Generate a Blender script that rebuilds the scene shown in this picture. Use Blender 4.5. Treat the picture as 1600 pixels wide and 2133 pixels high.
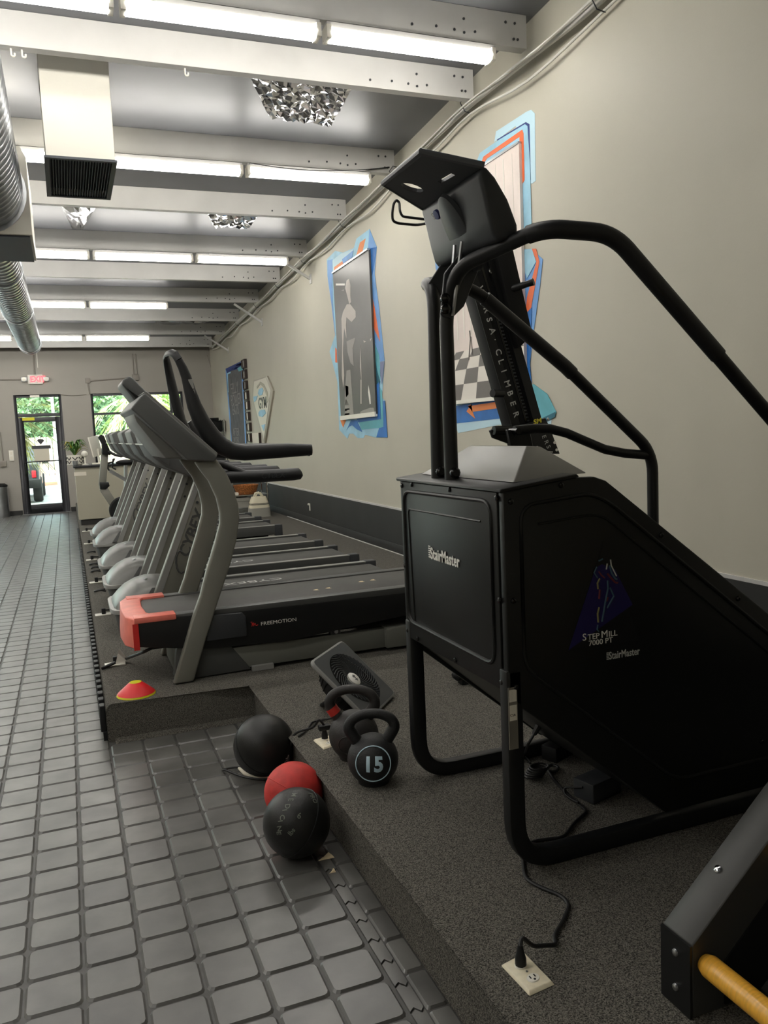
import bpy, bmesh, math, random
from mathutils import Vector, Matrix
random.seed(7)
D = bpy.data
SC = bpy.context.scene
COL = SC.collection
for o in list(D.objects): D.objects.remove(o)

# ------------------------------------------------------------------ camera
YAW, PITCH, ROLL = math.radians(21.03), math.radians(-5.93), math.radians(-2.526)
F, CX, CY, CAMZ = 1693.0, 800.0, 1066.5, 1.5
_f0 = Vector((math.sin(YAW), math.cos(YAW), 0)); _r0 = Vector((math.cos(YAW), -math.sin(YAW), 0)); _u = Vector((0, 0, 1))
FWD = _f0*math.cos(PITCH) + _u*math.sin(PITCH); _u0 = _u*math.cos(PITCH) - _f0*math.sin(PITCH)
RGT = _r0*math.cos(ROLL) + _u0*math.sin(ROLL); UPV = _u0*math.cos(ROLL) - _r0*math.sin(ROLL)
CAM = Vector((0, 0, CAMZ))
cd = D.cameras.new('camera'); cam = D.objects.new('camera', cd); COL.objects.link(cam)
cam.matrix_world = Matrix(((RGT.x, UPV.x, -FWD.x, 0), (RGT.y, UPV.y, -FWD.y, 0), (RGT.z, UPV.z, -FWD.z, CAMZ), (0, 0, 0, 1)))
cd.sensor_fit = 'HORIZONTAL'; cd.sensor_width = 36.0; cd.lens = 36.0*F/1600.0
cd.clip_start = 0.05; cd.clip_end = 200
SC.camera = cam

# ------------------------------------------------------------------ world, sun, exposure
w = D.worlds.new('sky'); SC.world = w; w.use_nodes = True
nt = w.node_tree; nt.nodes.clear()
wo = nt.nodes.new('ShaderNodeOutputWorld'); bg = nt.nodes.new('ShaderNodeBackground'); sk = nt.nodes.new('ShaderNodeTexSky')
sk.sky_type = 'NISHITA'; sk.sun_disc = False; sk.sun_elevation = math.radians(55); sk.sun_rotation = math.radians(200); sk.air_density = 1.0; sk.dust_density = 3.0
bg.inputs['Strength'].default_value = 0.55
hs_ = nt.nodes.new('ShaderNodeHueSaturation'); hs_.inputs['Saturation'].default_value = .45
nt.links.new(sk.outputs[0], hs_.inputs['Color']); nt.links.new(hs_.outputs[0], bg.inputs['Color']); nt.links.new(bg.outputs[0], wo.inputs['Surface'])
sl = D.lights.new('sun', 'SUN'); sl.energy = 3.4; sl.angle = math.radians(0.6); sl.color = (1, .95, .88)
so = D.objects.new('sun', sl); COL.objects.link(so); so.rotation_euler = Vector((-0.45, -0.55, 1.0)).to_track_quat('Z', 'Y').to_euler(); so.location = (-6, 10, 14)
SC.view_settings.view_transform = 'Standard'; SC.view_settings.look = 'None'; SC.view_settings.gamma = 1.0
SC.view_settings.use_curve_mapping = False
SC.view_settings.exposure = 1.62
TUBE_POWER = 10.0

# ------------------------------------------------------------------ pixels -> rays
def ray(x, y): return RGT*((x-CX)/F) - UPV*((y-CY)/F) + FWD
def PZ(x, y, z):
    d = ray(x, y); return CAM + d*((z-CAMZ)/d.z)
def PY(x, y, Y):
    d = ray(x, y); return CAM + d*(Y/d.y)
def PX(x, y, X):
    d = ray(x, y); return CAM + d*(X/d.x)
def proj(p):
    v = Vector(p)-CAM; z = v.dot(FWD)
    return (CX+F*v.dot(RGT)/z, CY-F*v.dot(UPV)/z, z)

# ------------------------------------------------------------------ materials
def lin(c):
    c = c/255.0
    return c/12.92 if c <= .04045 else ((c+.055)/1.055)**2.4
def rgb(c): return (lin(c[0]), lin(c[1]), lin(c[2]), 1)
MATS = {}
def mat(name, col, rough=.5, metal=0.0, var=0.0, vscale=8.0, bump=0.0, bscale=200.0, coat=0.0, col2=None, emis=0.0, spec=.5, detail=4, stretch=None):
    m = D.materials.new(name); m.use_nodes = True; t = m.node_tree; b = t.nodes['Principled BSDF']
    b.inputs['Base Color'].default_value = rgb(col); b.inputs['Roughness'].default_value = rough; b.inputs['Metallic'].default_value = metal
    b.inputs['Specular IOR Level'].default_value = spec
    if coat: b.inputs['Coat Weight'].default_value = coat; b.inputs['Coat Roughness'].default_value = .15
    if emis:
        b.inputs['Emission Color'].default_value = rgb(col); b.inputs['Emission Strength'].default_value = emis
    geo = None
    def pos():
        g = t.nodes.new('ShaderNodeNewGeometry'); out = g.outputs['Position']
        if stretch:
            mp = t.nodes.new('ShaderNodeMapping'); mp.inputs['Scale'].default_value = stretch
            t.links.new(out, mp.inputs['Vector']); out = mp.outputs[0]
        return out
    if var or col2:
        n = t.nodes.new('ShaderNodeTexNoise'); n.inputs['Scale'].default_value = vscale; n.inputs['Detail'].default_value = detail
        t.links.new(pos(), n.inputs['Vector'])
        r = t.nodes.new('ShaderNodeValToRGB')
        c2 = col2 if col2 else tuple(max(0, min(255, c*(1+var))) for c in col)
        c1 = col if col2 else tuple(max(0, min(255, c*(1-var))) for c in col)
        r.color_ramp.elements[0].color = rgb(c1); r.color_ramp.elements[1].color = rgb(c2)
        r.color_ramp.elements[0].position = .34; r.color_ramp.elements[1].position = .66
        t.links.new(n.outputs['Fac'], r.inputs['Fac']); t.links.new(r.outputs['Color'], b.inputs['Base Color'])
    if bump:
        n2 = t.nodes.new('ShaderNodeTexNoise'); n2.inputs['Scale'].default_value = bscale; n2.inputs['Detail'].default_value = 5
        t.links.new(pos(), n2.inputs['Vector'])
        bp = t.nodes.new('ShaderNodeBump'); bp.inputs['Strength'].default_value = bump; bp.inputs['Distance'].default_value = .01
        t.links.new(n2.outputs['Fac'], bp.inputs['Height']); t.links.new(bp.outputs['Normal'], b.inputs['Normal'])
    MATS[name] = m
    return m
mat('paint', (190, 186, 171), .55, var=.012, vscale=1.5, bump=.05, bscale=90)
mat('far_wall_taupe', (156, 152, 144), .55, var=.012, vscale=1.5)  # end wall colour, darker and greyer than the side walls
mat('wainscot', (42, 42, 41), .65, var=.06, vscale=3)
mat('white_paint', (200, 199, 196), .5, var=.02, vscale=3)
mat('foil', (112, 113, 117), .42, .3, var=.05, vscale=1.2, bump=.06, bscale=3)
mat('shiny_foil', (205, 206, 210), .18, 1.0)
mat('steel', (190, 192, 195), .3, 1.0, var=.04, vscale=6)
mat('galv', (175, 178, 182), .33, .9, var=.08, vscale=10)
mat('chrome', (220, 222, 225), .12, 1.0)
mat('duct_white', (226, 223, 212), .5)
mat('grille', (62, 66, 74), .55)
mat('rubber', (26, 27, 28), .5, spec=.35)
mat('black_metal', (19, 20, 21), .42, spec=.45)
mat('black_matte', (16, 16, 17), .6, spec=.3)
mat('black_gloss', (14, 14, 15), .2, spec=.5)
mat('panel_black', (14, 15, 14), .42, spec=.4, bump=.03, bscale=500)
mat('bracket_grey', (56, 58, 61), .4, spec=.45)
mat('hood_lit_grey', (86, 88, 92), .45)  # bracket grey lightened: bounce light on the hood's underside put into the colour
mat('hood_grey', (104, 102, 96), .34, spec=.5)
mat('tread_grey', (132, 131, 123), .42, .25, var=.02, vscale=4)
mat('tread_dark', (72, 73, 72), .45)
mat('console_grey', (88, 89, 88), .48)
mat('console_light', (122, 122, 119), .5)
mat('grip_black', (30, 31, 33), .45)
mat('belt', (66, 65, 62), .62, var=.05, vscale=12, bump=.05, bscale=600)
mat('silver', (158, 158, 155), .36, .35)
mat('pod_silver', (116, 116, 113), .36, .3)
mat('frame_green_grey', (112, 113, 106), .45, .2)
mat('coral', (238, 128, 112), .42, var=.03, vscale=20)
mat('red_plastic', (205, 48, 44), .38)
mat('white_plastic', (232, 229, 218), .35)
mat('ivory', (225, 216, 190), .38, var=.03, vscale=60)
mat('print_white', (236, 234, 226), .5)
mat('print_grey', (196, 196, 192), .5)
mat('cone_red', (226, 40, 44), .42)
mat('cone_yellow', (214, 206, 20), .42)
mat('ball_black', (27, 27, 26), .42, var=.2, vscale=14, bump=.12, bscale=300, spec=.4)
mat('ball_red', (196, 52, 46), .6, var=.08, vscale=18, bump=.15, bscale=300)
mat('ball_print', (104, 108, 98), .6)
mat('iron', (33, 33, 34), .52, bump=.25, bscale=260, spec=.4)
mat('iron_old', (44, 42, 41), .5, var=.15, vscale=25, bump=.15, bscale=160, spec=.4)
mat('red_band', (196, 52, 44), .5)
mat('print_blue', (196, 222, 236), .45)
mat('wood_rung', (226, 168, 58), .36, var=.06, vscale=5, stretch=(6, 40, 6), coat=.3)
mat('ladder_grey', (56, 56, 54), .48)
mat('tub_paper', (214, 208, 190), .6)
mat('debris', (214, 196, 160), .8)
mat('tube', (255, 251, 243), .5, emis=TUBE_POWER)
mat('exit_red', (255, 60, 66), .5, emis=1.6)
mat('exit_white', (226, 222, 214), .5)
mat('door_metal', (62, 62, 66), .45)
mat('desk_paint', (176, 172, 154), .55)
mat('counter', (34, 35, 37), .25)
mat('tile', (82, 81, 78), .36, var=.12, vscale=7, bump=.035, bscale=24, spec=1.0)
mat('grout', (66, 65, 63), .5, var=.1, vscale=14)
mat('carpet', (54, 53, 50), .95, col2=(146, 142, 133), vscale=290, bump=1.0, bscale=330, spec=.1, detail=3)
mat('concrete', (176, 174, 170), .85, var=.05, vscale=2)
mat('soil', (186, 88, 66), .9, var=.15, vscale=20)
mat('fence_wood', (150, 141, 130), .8, var=.08, vscale=3, stretch=(8, 8, 1))
mat('trunk', (160, 150, 136), .85, var=.15, vscale=8)
mat('leaf', (92, 122, 84), .6, var=.25, vscale=3)
mat('leaf_bright', (150, 182, 96), .6, var=.25, vscale=4)
mat('leaf_palm', (186, 184, 118), .6, var=.25, vscale=5)
mat('soffit', (190, 170, 146), .8)
mat('car_paint', (46, 49, 56), .25, coat=.6)
mat('car_glass', (50, 58, 66), .08)
mat('tail_red', (200, 40, 50), .3)
mat('tyre', (24, 24, 25), .8)
mat('pot_white', (220, 216, 204), .45)
mat('pot_dark', (40, 38, 36), .5)
mat('plant', (74, 112, 48), .55, var=.25, vscale=12)
mat('plant_yellow', (168, 156, 50), .55)
mat('wicker', (150, 92, 44), .7, var=.3, vscale=60, bump=.4, bscale=120)
mat('canvas', (222, 214, 190), .85, bump=.2, bscale=500)
mat('canvas_grey', (150, 148, 140), .85, bump=.2, bscale=500)
mat('paper', (228, 222, 208), .7)
mat('frame_brown', (44, 30, 26), .5)
mat('chalkboard', (92, 92, 94), .8, var=.08, vscale=6)
mat('chalk', (140, 139, 136), .9)
mat('art_lightblue', (158, 205, 228), .6, var=.05, vscale=5)
mat('art_paleblue', (190, 222, 236), .6)
mat('art_midblue', (108, 160, 220), .6, var=.06, vscale=5)
mat('art_blue', (38, 112, 190), .6, var=.06, vscale=5)
mat('art_navy', (40, 62, 130), .6)
mat('art_teal', (96, 176, 190), .6, var=.05, vscale=5)
mat('art_darkteal', (30, 104, 124), .6)
mat('art_orange', (238, 140, 74), .6)
mat('art_red', (236, 114, 66), .6)
mat('art_grey', (120, 130, 165), .6)
mat('print_dark', (70, 67, 64), .42, var=.08, vscale=3)
mat('print_mid', (140, 136, 130), .45)
mat('print_skin', (186, 178, 170), .45)
mat('print_pink', (226, 212, 204), .5, var=.03, vscale=3)
mat('print_floor', (228, 222, 212), .5)
mat('print_check', (104, 98, 93), .5)
mat('shield_silver', (176, 172, 158), .4, .2)
mat('shield_light', (218, 214, 202), .45)
mat('decal_violet', (27, 19, 80), .45)
mat('decal_black', (9, 9, 11), .45)
mat('neon_blue', (62, 92, 108), .5)
mat('neon_yellow', (130, 124, 76), .5)
mat('neon_red', (110, 38, 44), .5)
mat('sm_yellow', (240, 226, 70), .45)
mat('label_metal', (150, 146, 136), .35, .5)
mat('blue_badge', (62, 66, 120), .4)
mat('cable_white', (220, 218, 210), .5)
mat('cable_black', (17, 17, 18), .5)
mat('conduit', (138, 132, 124), .5)
mat('conduit_white', (214, 212, 206), .45)
mat('screen', (26, 27, 30), .15)

# thin clear glass: reflection over transparency
def glass(name, tint=(235, 245, 240)):
    m = D.materials.new(name); m.use_nodes = True; t = m.node_tree; t.nodes.clear()
    o = t.nodes.new('ShaderNodeOutputMaterial'); mx = t.nodes.new('ShaderNodeMixShader'); tr = t.nodes.new('ShaderNodeBsdfTransparent'); gl = t.nodes.new('ShaderNodeBsdfGlossy'); fr = t.nodes.new('ShaderNodeFresnel')
    fr.inputs['IOR'].default_value = 1.45; gl.inputs['Roughness'].default_value = .02; tr.inputs['Color'].default_value = rgb(tint)
    t.links.new(fr.outputs[0], mx.inputs[0]); t.links.new(tr.outputs[0], mx.inputs[1]); t.links.new(gl.outputs[0], mx.inputs[2]); t.links.new(mx.outputs[0], o.inputs['Surface'])
    MATS[name] = m
glass('glass')

# tiles: every slab gets its own shade of worn slate
def tile_mat():
    m = MATS['tile']; t = m.node_tree; b = t.nodes['Principled BSDF']
    oi = t.nodes.new('ShaderNodeObjectInfo'); mr = t.nodes.new('ShaderNodeMapRange'); mr.inputs['To Min'].default_value = .82; mr.inputs['To Max'].default_value = 1.22
    ml = t.nodes.new('ShaderNodeMixRGB'); ml.blend_type = 'MULTIPLY'; ml.inputs[0].default_value = 1
    src = b.inputs['Base Color'].links[0].from_socket
    t.links.new(oi.outputs['Random'], mr.inputs['Value']); t.links.new(src, ml.inputs[1]); t.links.new(mr.outputs[0], ml.inputs[2]); t.links.new(ml.outputs[0], b.inputs['Base Color'])
    n = t.nodes.new('ShaderNodeTexNoise'); n.inputs['Scale'].default_value = 6; n.inputs['Detail'].default_value = 6
    g = t.nodes.new('ShaderNodeNewGeometry'); t.links.new(g.outputs['Position'], n.inputs['Vector'])
    r2 = t.nodes.new('ShaderNodeMapRange'); r2.inputs['From Min'].default_value = .3; r2.inputs['From Max'].default_value = .7; r2.inputs['To Min'].default_value = .33; r2.inputs['To Max'].default_value = .41
    t.links.new(n.outputs['Fac'], r2.inputs['Value']); t.links.new(r2.outputs[0], b.inputs['Roughness'])
tile_mat()

# ------------------------------------------------------------------ mesh builder
OFF = {}
def fillet(pts, rad, seg=5):
    pts = [Vector(p) for p in pts]; out = [pts[0]]
    for i in range(1, len(pts)-1):
        a, b, c = pts[i-1], pts[i], pts[i+1]
        d1 = (a-b); d2 = (c-b); l = min(rad, d1.length*.49, d2.length*.49)
        p, q = b+d1.normalized()*l, b+d2.normalized()*l
        for k in range(seg+1):
            s = k/seg; out.append(p*(1-s)**2 + b*2*s*(1-s) + q*s*s)
    out.append(pts[-1]); return out
class MB:
    def __init__(s): s.v = []; s.f = []
    def add(s, vs, fs):
        n = len(s.v); s.v += [tuple(v) for v in vs]; s.f += [tuple(i+n for i in f) for f in fs]; return s
    def bx(s, x0, x1, y0, y1, z0, z1):
        vs = [(x, y, z) for z in (z0, z1) for y in (y0, y1) for x in (x0, x1)]
        return s.add(vs, [(0, 2, 3, 1), (4, 5, 7, 6), (0, 1, 5, 4), (2, 6, 7, 3), (0, 4, 6, 2), (1, 3, 7, 5)])
    def cb(s, c, d, R=None):
        vs = []
        for z in (-.5, .5):
            for y in (-.5, .5):
                for x in (-.5, .5):
                    p = Vector((x*d[0], y*d[1], z*d[2]))
                    if R: p = R @ p
                    vs.append(p+Vector(c))
        return s.add(vs, [(0, 2, 3, 1), (4, 5, 7, 6), (0, 1, 5, 4), (2, 6, 7, 3), (0, 4, 6, 2), (1, 3, 7, 5)])
    def loops(s, A, B, capa=True, capb=True):
        n = len(A); vs = list(A)+list(B); fs = [(i, (i+1) % n, n+(i+1) % n, n+i) for i in range(n)]
        if capa: fs.append(tuple(range(n-1, -1, -1)))
        if capb: fs.append(tuple(range(n, 2*n)))
        return s.add(vs, fs)
    def prism(s, poly, ax, a0, a1):
        f = {'y': lambda p, a: (p[0], a, p[1]), 'x': lambda p, a: (a, p[0], p[1]), 'z': lambda p, a: (p[0], p[1], a)}[ax]
        return s.loops([f(p, a0) for p in poly], [f(p, a1) for p in poly])
    def poly3(s, pts, n, t):
        n = Vector(n); return s.loops([Vector(p) for p in pts], [Vector(p)+n*t for p in pts])
    def tube(s, path, r, n=10, closed=False, ry=None, up=None):
        path = [Vector(p) for p in path]; m = len(path); rs = r if isinstance(r, (list, tuple)) else [r]*m
        rings = []; prev = None
        for i, p in enumerate(path):
            if closed: t = path[(i+1) % m]-path[i-1]
            else: t = path[min(i+1, m-1)]-path[max(i-1, 0)]
            t = t.normalized() if t.length > 1e-9 else Vector((0, 0, 1))
            if prev is None:
                h = Vector(up) if up else (Vector((0, 0, 1)) if abs(t.z) < .9 else Vector((1, 0, 0)))
            else: h = prev
            a = (h - t*h.dot(t))
            a = a.normalized() if a.length > 1e-6 else t.orthogonal().normalized()
            prev = a; b = t.cross(a)
            k = (ry if ry is not None else 1.0)
            rings.append([p + a*math.cos(2*math.pi*j/n)*rs[i] + b*math.sin(2*math.pi*j/n)*rs[i]*k for j in range(n)])
        vs = [v for R in rings for v in R]; fs = []
        q = m if closed else m-1
        for i in range(q):
            for j in range(n):
                a0, a1 = i*n+j, i*n+(j+1) % n; b0, b1 = ((i+1) % m)*n+j, ((i+1) % m)*n+(j+1) % n
                fs.append((a0, a1, b1, b0))
        if not closed: fs += [tuple(range(n-1, -1, -1)), tuple(range((m-1)*n, m*n))]
        return s.add(vs, fs)
    def bar(s, path, w, h, side=(0, 1, 0)):
        path = [Vector(p) for p in path]; m = len(path); rings = []; side = Vector(side)
        for i, p in enumerate(path):
            t = (path[min(i+1, m-1)]-path[max(i-1, 0)]).normalized()
            b = (side - t*side.dot(t)).normalized(); a = t.cross(b)
            ww = w[i] if isinstance(w, (list, tuple)) else w; hh = h[i] if isinstance(h, (list, tuple)) else h
            rings.append([p+b*ww/2+a*hh/2, p-b*ww/2+a*hh/2, p-b*ww/2-a*hh/2, p+b*ww/2-a*hh/2])
        vs = [v for R in rings for v in R]; fs = []
        for i in range(m-1):
            for j in range(4): fs.append((i*4+j, i*4+(j+1) % 4, (i+1)*4+(j+1) % 4, (i+1)*4+j))
        fs += [(3, 2, 1, 0), tuple(range((m-1)*4, m*4))]
        return s.add(vs, fs)
    def lathe(s, prof, c, n=24, R=None):
        vs = []; c = Vector(c)
        for r, z in prof:
            for j in range(n):
                p = Vector((r*math.cos(2*math.pi*j/n), r*math.sin(2*math.pi*j/n), z))
                if R: p = R @ p
                vs.append(p+c)
        m = len(prof); fs = []
        for i in range(m-1):
            for j in range(n): fs.append((i*n+j, i*n+(j+1) % n, (i+1)*n+(j+1) % n, (i+1)*n+j))
        if prof[0][0] > 1e-6: fs.append(tuple(range(n-1, -1, -1)))
        if prof[-1][0] > 1e-6: fs.append(tuple(range((m-1)*n, m*n)))
        return s.add(vs, fs)
    def cyl(s, a, b, r, n=12): return s.tube([a, b], r, n)
    def sph(s, c, r, n=24, m=14, sc=(1, 1, 1)):
        prof = [(r*math.sin(math.pi*i/m), -r*math.cos(math.pi*i/m)) for i in range(m+1)]
        prof[0] = (1e-5, -r); prof[-1] = (1e-5, r)
        return s.lathe(prof, c, n, Matrix.Diagonal(sc))
    def quad(s, a, b, c, d): return s.add([a, b, c, d], [(0, 1, 2, 3)])
    def text(s, st, o, right, up, size, ext=.001, off=0.0, spacing=1.0, xs=1.0, shear=0.0):
        cu = D.curves.new('t', 'FONT'); cu.body = st; cu.size = size; cu.extrude = ext; cu.offset = off; cu.space_character = spacing; cu.shear = shear; cu.resolution_u = 3
        ob = D.objects.new('t', cu); COL.objects.link(ob)
        dg = bpy.context.evaluated_depsgraph_get(); me = D.meshes.new_from_object(ob.evaluated_get(dg))
        R = Vector(right).normalized(); U = Vector(up).normalized(); N = R.cross(U); o = Vector(o)
        s.add([o + R*v.co.x*xs + U*v.co.y + N*v.co.z for v in me.vertices], [tuple(p.vertices) for p in me.polygons])
        D.meshes.remove(me); D.objects.remove(ob); D.curves.remove(cu); return s
    def subdiv(s, mx):
        bm = bmesh.new(); vs = [bm.verts.new(v) for v in s.v]
        for f in s.f:
            try: bm.faces.new([vs[i] for i in f])
            except ValueError: pass
        bmesh.ops.remove_doubles(bm, verts=bm.verts, dist=1e-6); bmesh.ops.triangulate(bm, faces=bm.faces[:])
        for _ in range(4):
            es = [e for e in bm.edges if e.calc_length() > mx]
            if not es: break
            bmesh.ops.subdivide_edges(bm, edges=es, cuts=1); bmesh.ops.triangulate(bm, faces=[f for f in bm.faces if len(f.verts) > 3])
        bm.verts.index_update(); s.v = [tuple(v.co) for v in bm.verts]; s.f = [tuple(v.index for v in f.verts) for f in bm.faces]; bm.free(); return s
    def build(s, name, m, parent=None, smooth=False, bevel=0.0, seg=2, loc=None, kind=None, label=None, local=False):
        off = OFF.get(parent.name, Vector((0, 0, 0))) if parent else Vector(loc if loc else (0, 0, 0))
        if local: off = Vector((0, 0, 0))
        me = D.meshes.new(name); me.from_pydata([tuple(Vector(v)-off) for v in s.v], [], s.f)
        bm = bmesh.new(); bm.from_mesh(me)
        bmesh.ops.remove_doubles(bm, verts=bm.verts, dist=1e-5)
        bmesh.ops.recalc_face_normals(bm, faces=bm.faces)
        if bevel:
            es = [e for e in bm.edges if len(e.link_faces) == 2 and e.calc_face_angle(0) > math.radians(28)]
            bmesh.ops.bevel(bm, geom=es, offset=bevel, segments=seg, affect='EDGES', clamp_overlap=True, profile=.5)
        bm.to_mesh(me); bm.free()
        me.materials.append(MATS[m] if isinstance(m, str) else m)
        if smooth or bevel:
            me.shade_smooth(); me.set_sharp_from_angle(angle=math.radians(42))
        o = D.objects.new(name, me); COL.objects.link(o)
        if parent: o.parent = parent
        elif not local: o.location = off
        OFF[o.name] = off
        if kind: o['kind'] = kind
        if label: o['label'] = label
        return o
def holed_plate(outer, holes, n, th):
    bm = bmesh.new(); n = Vector(n); loops = []
    for lp in [outer]+holes:
        vs = [bm.verts.new(Vector(p)) for p in lp]; loops.append(len(vs))
        for i in range(len(vs)): bm.edges.new((vs[i], vs[(i+1) % len(vs)]))
    bmesh.ops.triangle_fill(bm, use_beauty=True, use_dissolve=False, edges=bm.edges[:], normal=n)
    bm.verts.ensure_lookup_table(); co = [v.co.copy() for v in bm.verts]; bm.verts.index_update()
    fs = [tuple(v.index for v in f.verts) for f in bm.faces]; N_ = len(co); bm.free()
    m = MB(); F_ = list(fs)+[tuple(N_+i for i in reversed(f)) for f in fs]; st = 0
    for k in loops:
        for i in range(k): F_.append((st+i, st+(i+1) % k, N_+st+(i+1) % k, N_+st+i))
        st += k
    return m.add(co+[c+n*th for c in co], F_)
def thing(name, label, cat, loc=(0, 0, 0), group=None, rot=None):
    o = D.objects.new(name, None); COL.objects.link(o); o.location = loc; o.empty_display_size = .1
    if rot is not None: o.rotation_euler = rot
    o['label'] = label; o['category'] = cat
    if group: o['group'] = group
    OFF[o.name] = Vector(loc); return o
def tag(o, label, cat, group=None, kind=None):
    o['label'] = label; o['category'] = cat
    if group: o['group'] = group
    if kind: o['kind'] = kind
    return o
def dup(root, loc, label=None, group=None, rotz=None):
    r = root.copy(); COL.objects.link(r); r.location = loc
    if rotz is not None: r.rotation_euler = (0, 0, rotz)
    if label: r['label'] = label
    if group: r['group'] = group
    for ch in list(root.children):
        c = ch.copy(); COL.objects.link(c); c.parent = r
        for g in list(ch.children):
            d = g.copy(); COL.objects.link(d); d.parent = c
    return r
def onemesh(mb, name, m, label, cat, loc, group=None, kind=None, **k):
    return tag(mb.build(name, m, loc=loc, **k), label, cat, group, kind)
PLAT = .1875
# ================================================================== ROOM SHELL
XW, YF, XL, YB = 3.15, 18.65, -8.0, -4.0
def zb(y): return 3.954-.0455*(y-5.75)          # underside of the purlins (roof falls towards the street)
def zc(y): return zb(y)+.215                     # roof lining
def struct(mb, name, m, label, cat, **k):
    return tag(mb.build(name, m, **k), label, cat, kind='structure')

floor = struct(MB().bx(XL, XW+.15, YB, YF+.2, -.12, 0), 'floor', 'grout', 'dark grey rubber floor with moulded square tiles', 'floor')
struct(MB().bx(XW, XW+.15, YB, YF+.15, 0, 5.0), 'wall_right', 'paint', 'long beige painted wall with murals and banners', 'wall')
struct(MB().bx(XL-.15, XL, YB, YF+.15, 0, 5.0), 'wall_left', 'paint', 'beige wall on the open side of the gym', 'wall')
struct(MB().bx(XL-.15, XW+.15, YB-.15, YB, 0, 5.0), 'wall_back', 'paint', 'beige end wall opposite the street door', 'wall')

# far wall with a door opening and a shop window opening
dl, dr = PY(27, 823, YF).x, PY(127, 823, YF).x; dt = PY(76, 822, YF).z
wl, wr = PY(188, 822, YF).x, PY(356, 812, YF).x+.25; wt = PY(188, 820, YF).z; wb = PY(208, 975, YF).z
mb = MB()
w2l, w2r, w2b = -7.6, -1.6, .25
mb.bx(XL, w2l, YF, YF+.15, 0, 3.9).bx(w2l, w2r, YF, YF+.15, 0, w2b).bx(w2l, w2r, YF, YF+.15, wt, 3.9).bx(w2r, dl, YF, YF+.15, 0, 3.9).bx(dl, dr, YF, YF+.15, dt, 3.9).bx(dr, wl, YF, YF+.15, 0, 3.9)
mb.bx(wl, wr, YF, YF+.15, wt, 3.9).bx(wl, wr, YF, YF+.15, 0, wb).bx(wr, XW, YF, YF+.15, 0, 3.9)
struct(mb, 'wall_far', 'far_wall_taupe', 'taupe end wall with the glazed street door', 'wall')
struct(MB().bx(XL, dl-.01, YF-.02, YF, 0, .1).bx(dr+.01, XW-.03, YF-.02, YF, 0, .1), 'baseboard_far', 'wainscot', 'black rubber skirting under the taupe end wall', 'baseboard')

# roof lining
mb = MB(); mb.loops([(XL, YB, zc(YB)), (XW, YB, zc(YB)), (XW, YF, zc(YF)), (XL, YF, zc(YF))], [(XL, YB, zc(YB)+.1), (XW, YB, zc(YB)+.1), (XW, YF, zc(YF)+.1), (XL, YF, zc(YF)+.1)])
ceil = struct(mb, 'ceiling', 'foil', 'silver-grey insulated roof lining between white beams', 'ceiling')
def crinkle(pxq, n, amp, name='foil_patch'):
    # corners of a torn patch where bare crumpled foil shows
    cs = []
    for (x, y) in pxq:
        d = ray(x, y); a0 = zc(0)-CAMZ; t = a0/(d.z+.0455*d.y); cs.append(CAM+d*t)
    rnd = random.Random(len(pxq)+n); vs = []; fs = []
    for i in range(n+1):
        for j in range(n+1):
            u, v = i/n, j/n
            p = (cs[0]*(1-u)+cs[1]*u)*(1-v)+(cs[3]*(1-u)+cs[2]*u)*v
            ed = 0 if i in (0, n) or j in (0, n) else 1
            vs.append((p.x+rnd.uniform(-.02, .02)*ed, p.y+rnd.uniform(-.02, .02)*ed, p.z-.004-rnd.random()*amp*ed))
    for i in range(n):
        for j in range(n):
            a = i*(n+1)+j; fs.append((a, a+1, a+n+2)); fs.append((a, a+n+2, a+n+1))
    MB().add(vs, fs).build(name, 'shiny_foil', ceil, smooth=False, label='bare crumpled foil patch')
crinkle([(515, 150), (735, 180), (690, 258), (560, 240)], 24, .04)
crinkle([(430, 440), (535, 452), (520, 474), (445, 470)], 15, .04)
crinkle([(128, 428), (200, 430), (172, 478), (150, 476)], 6, .04)
crinkle([(320, 664), (440, 668), (400, 680), (330, 676)], 7, .04)

# purlins
BY = [-3.4, -1.9, -.4, 1.2, 2.7, 4.98, 5.75, 7.36, 8.80, 10.40, 11.84, 13.30, 14.92, 16.36, 17.93]
boltm = MB().cyl((0, 0, 0), (0, -.006, 0), .009, 6)
bolt0 = None
for i, y in enumerate(BY):
    z = zb(y); h = .213
    prof = [(y, z), (y, z+h), (y+.06, z+h), (y+.06, z+h-.01), (y+.012, z+h-.01), (y+.012, z+.012), (y+.075, z+.012), (y+.075, z)]
    b = struct(MB().prism(prof, 'x', XL, XW-.06), 'ceiling_beam', 'white_paint', 'white cold-formed steel roof beam spanning the room', 'beam', loc=(XW, y, z))
    b['group'] = 'white roof beams'
    if y > 4:
        rb = random.Random(i)
        for (bx_, bz) in [(3.02, .05), (2.99, .05), (3.0, .15), (2.93, .15), (2.7, .06), (2.62, .045), (2.55, .055), (2.62, .13), (2.42, .06), (2.25, .05)]:
            if bolt0 is None:
                o = boltm.build('bolt', 'bracket_grey', None, local=True); bolt0 = o
            else:
                o = D.objects.new('bolt', bolt0.data); COL.objects.link(o)
            o.parent = b; o.location = (bx_-XW, 0, bz)

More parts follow.
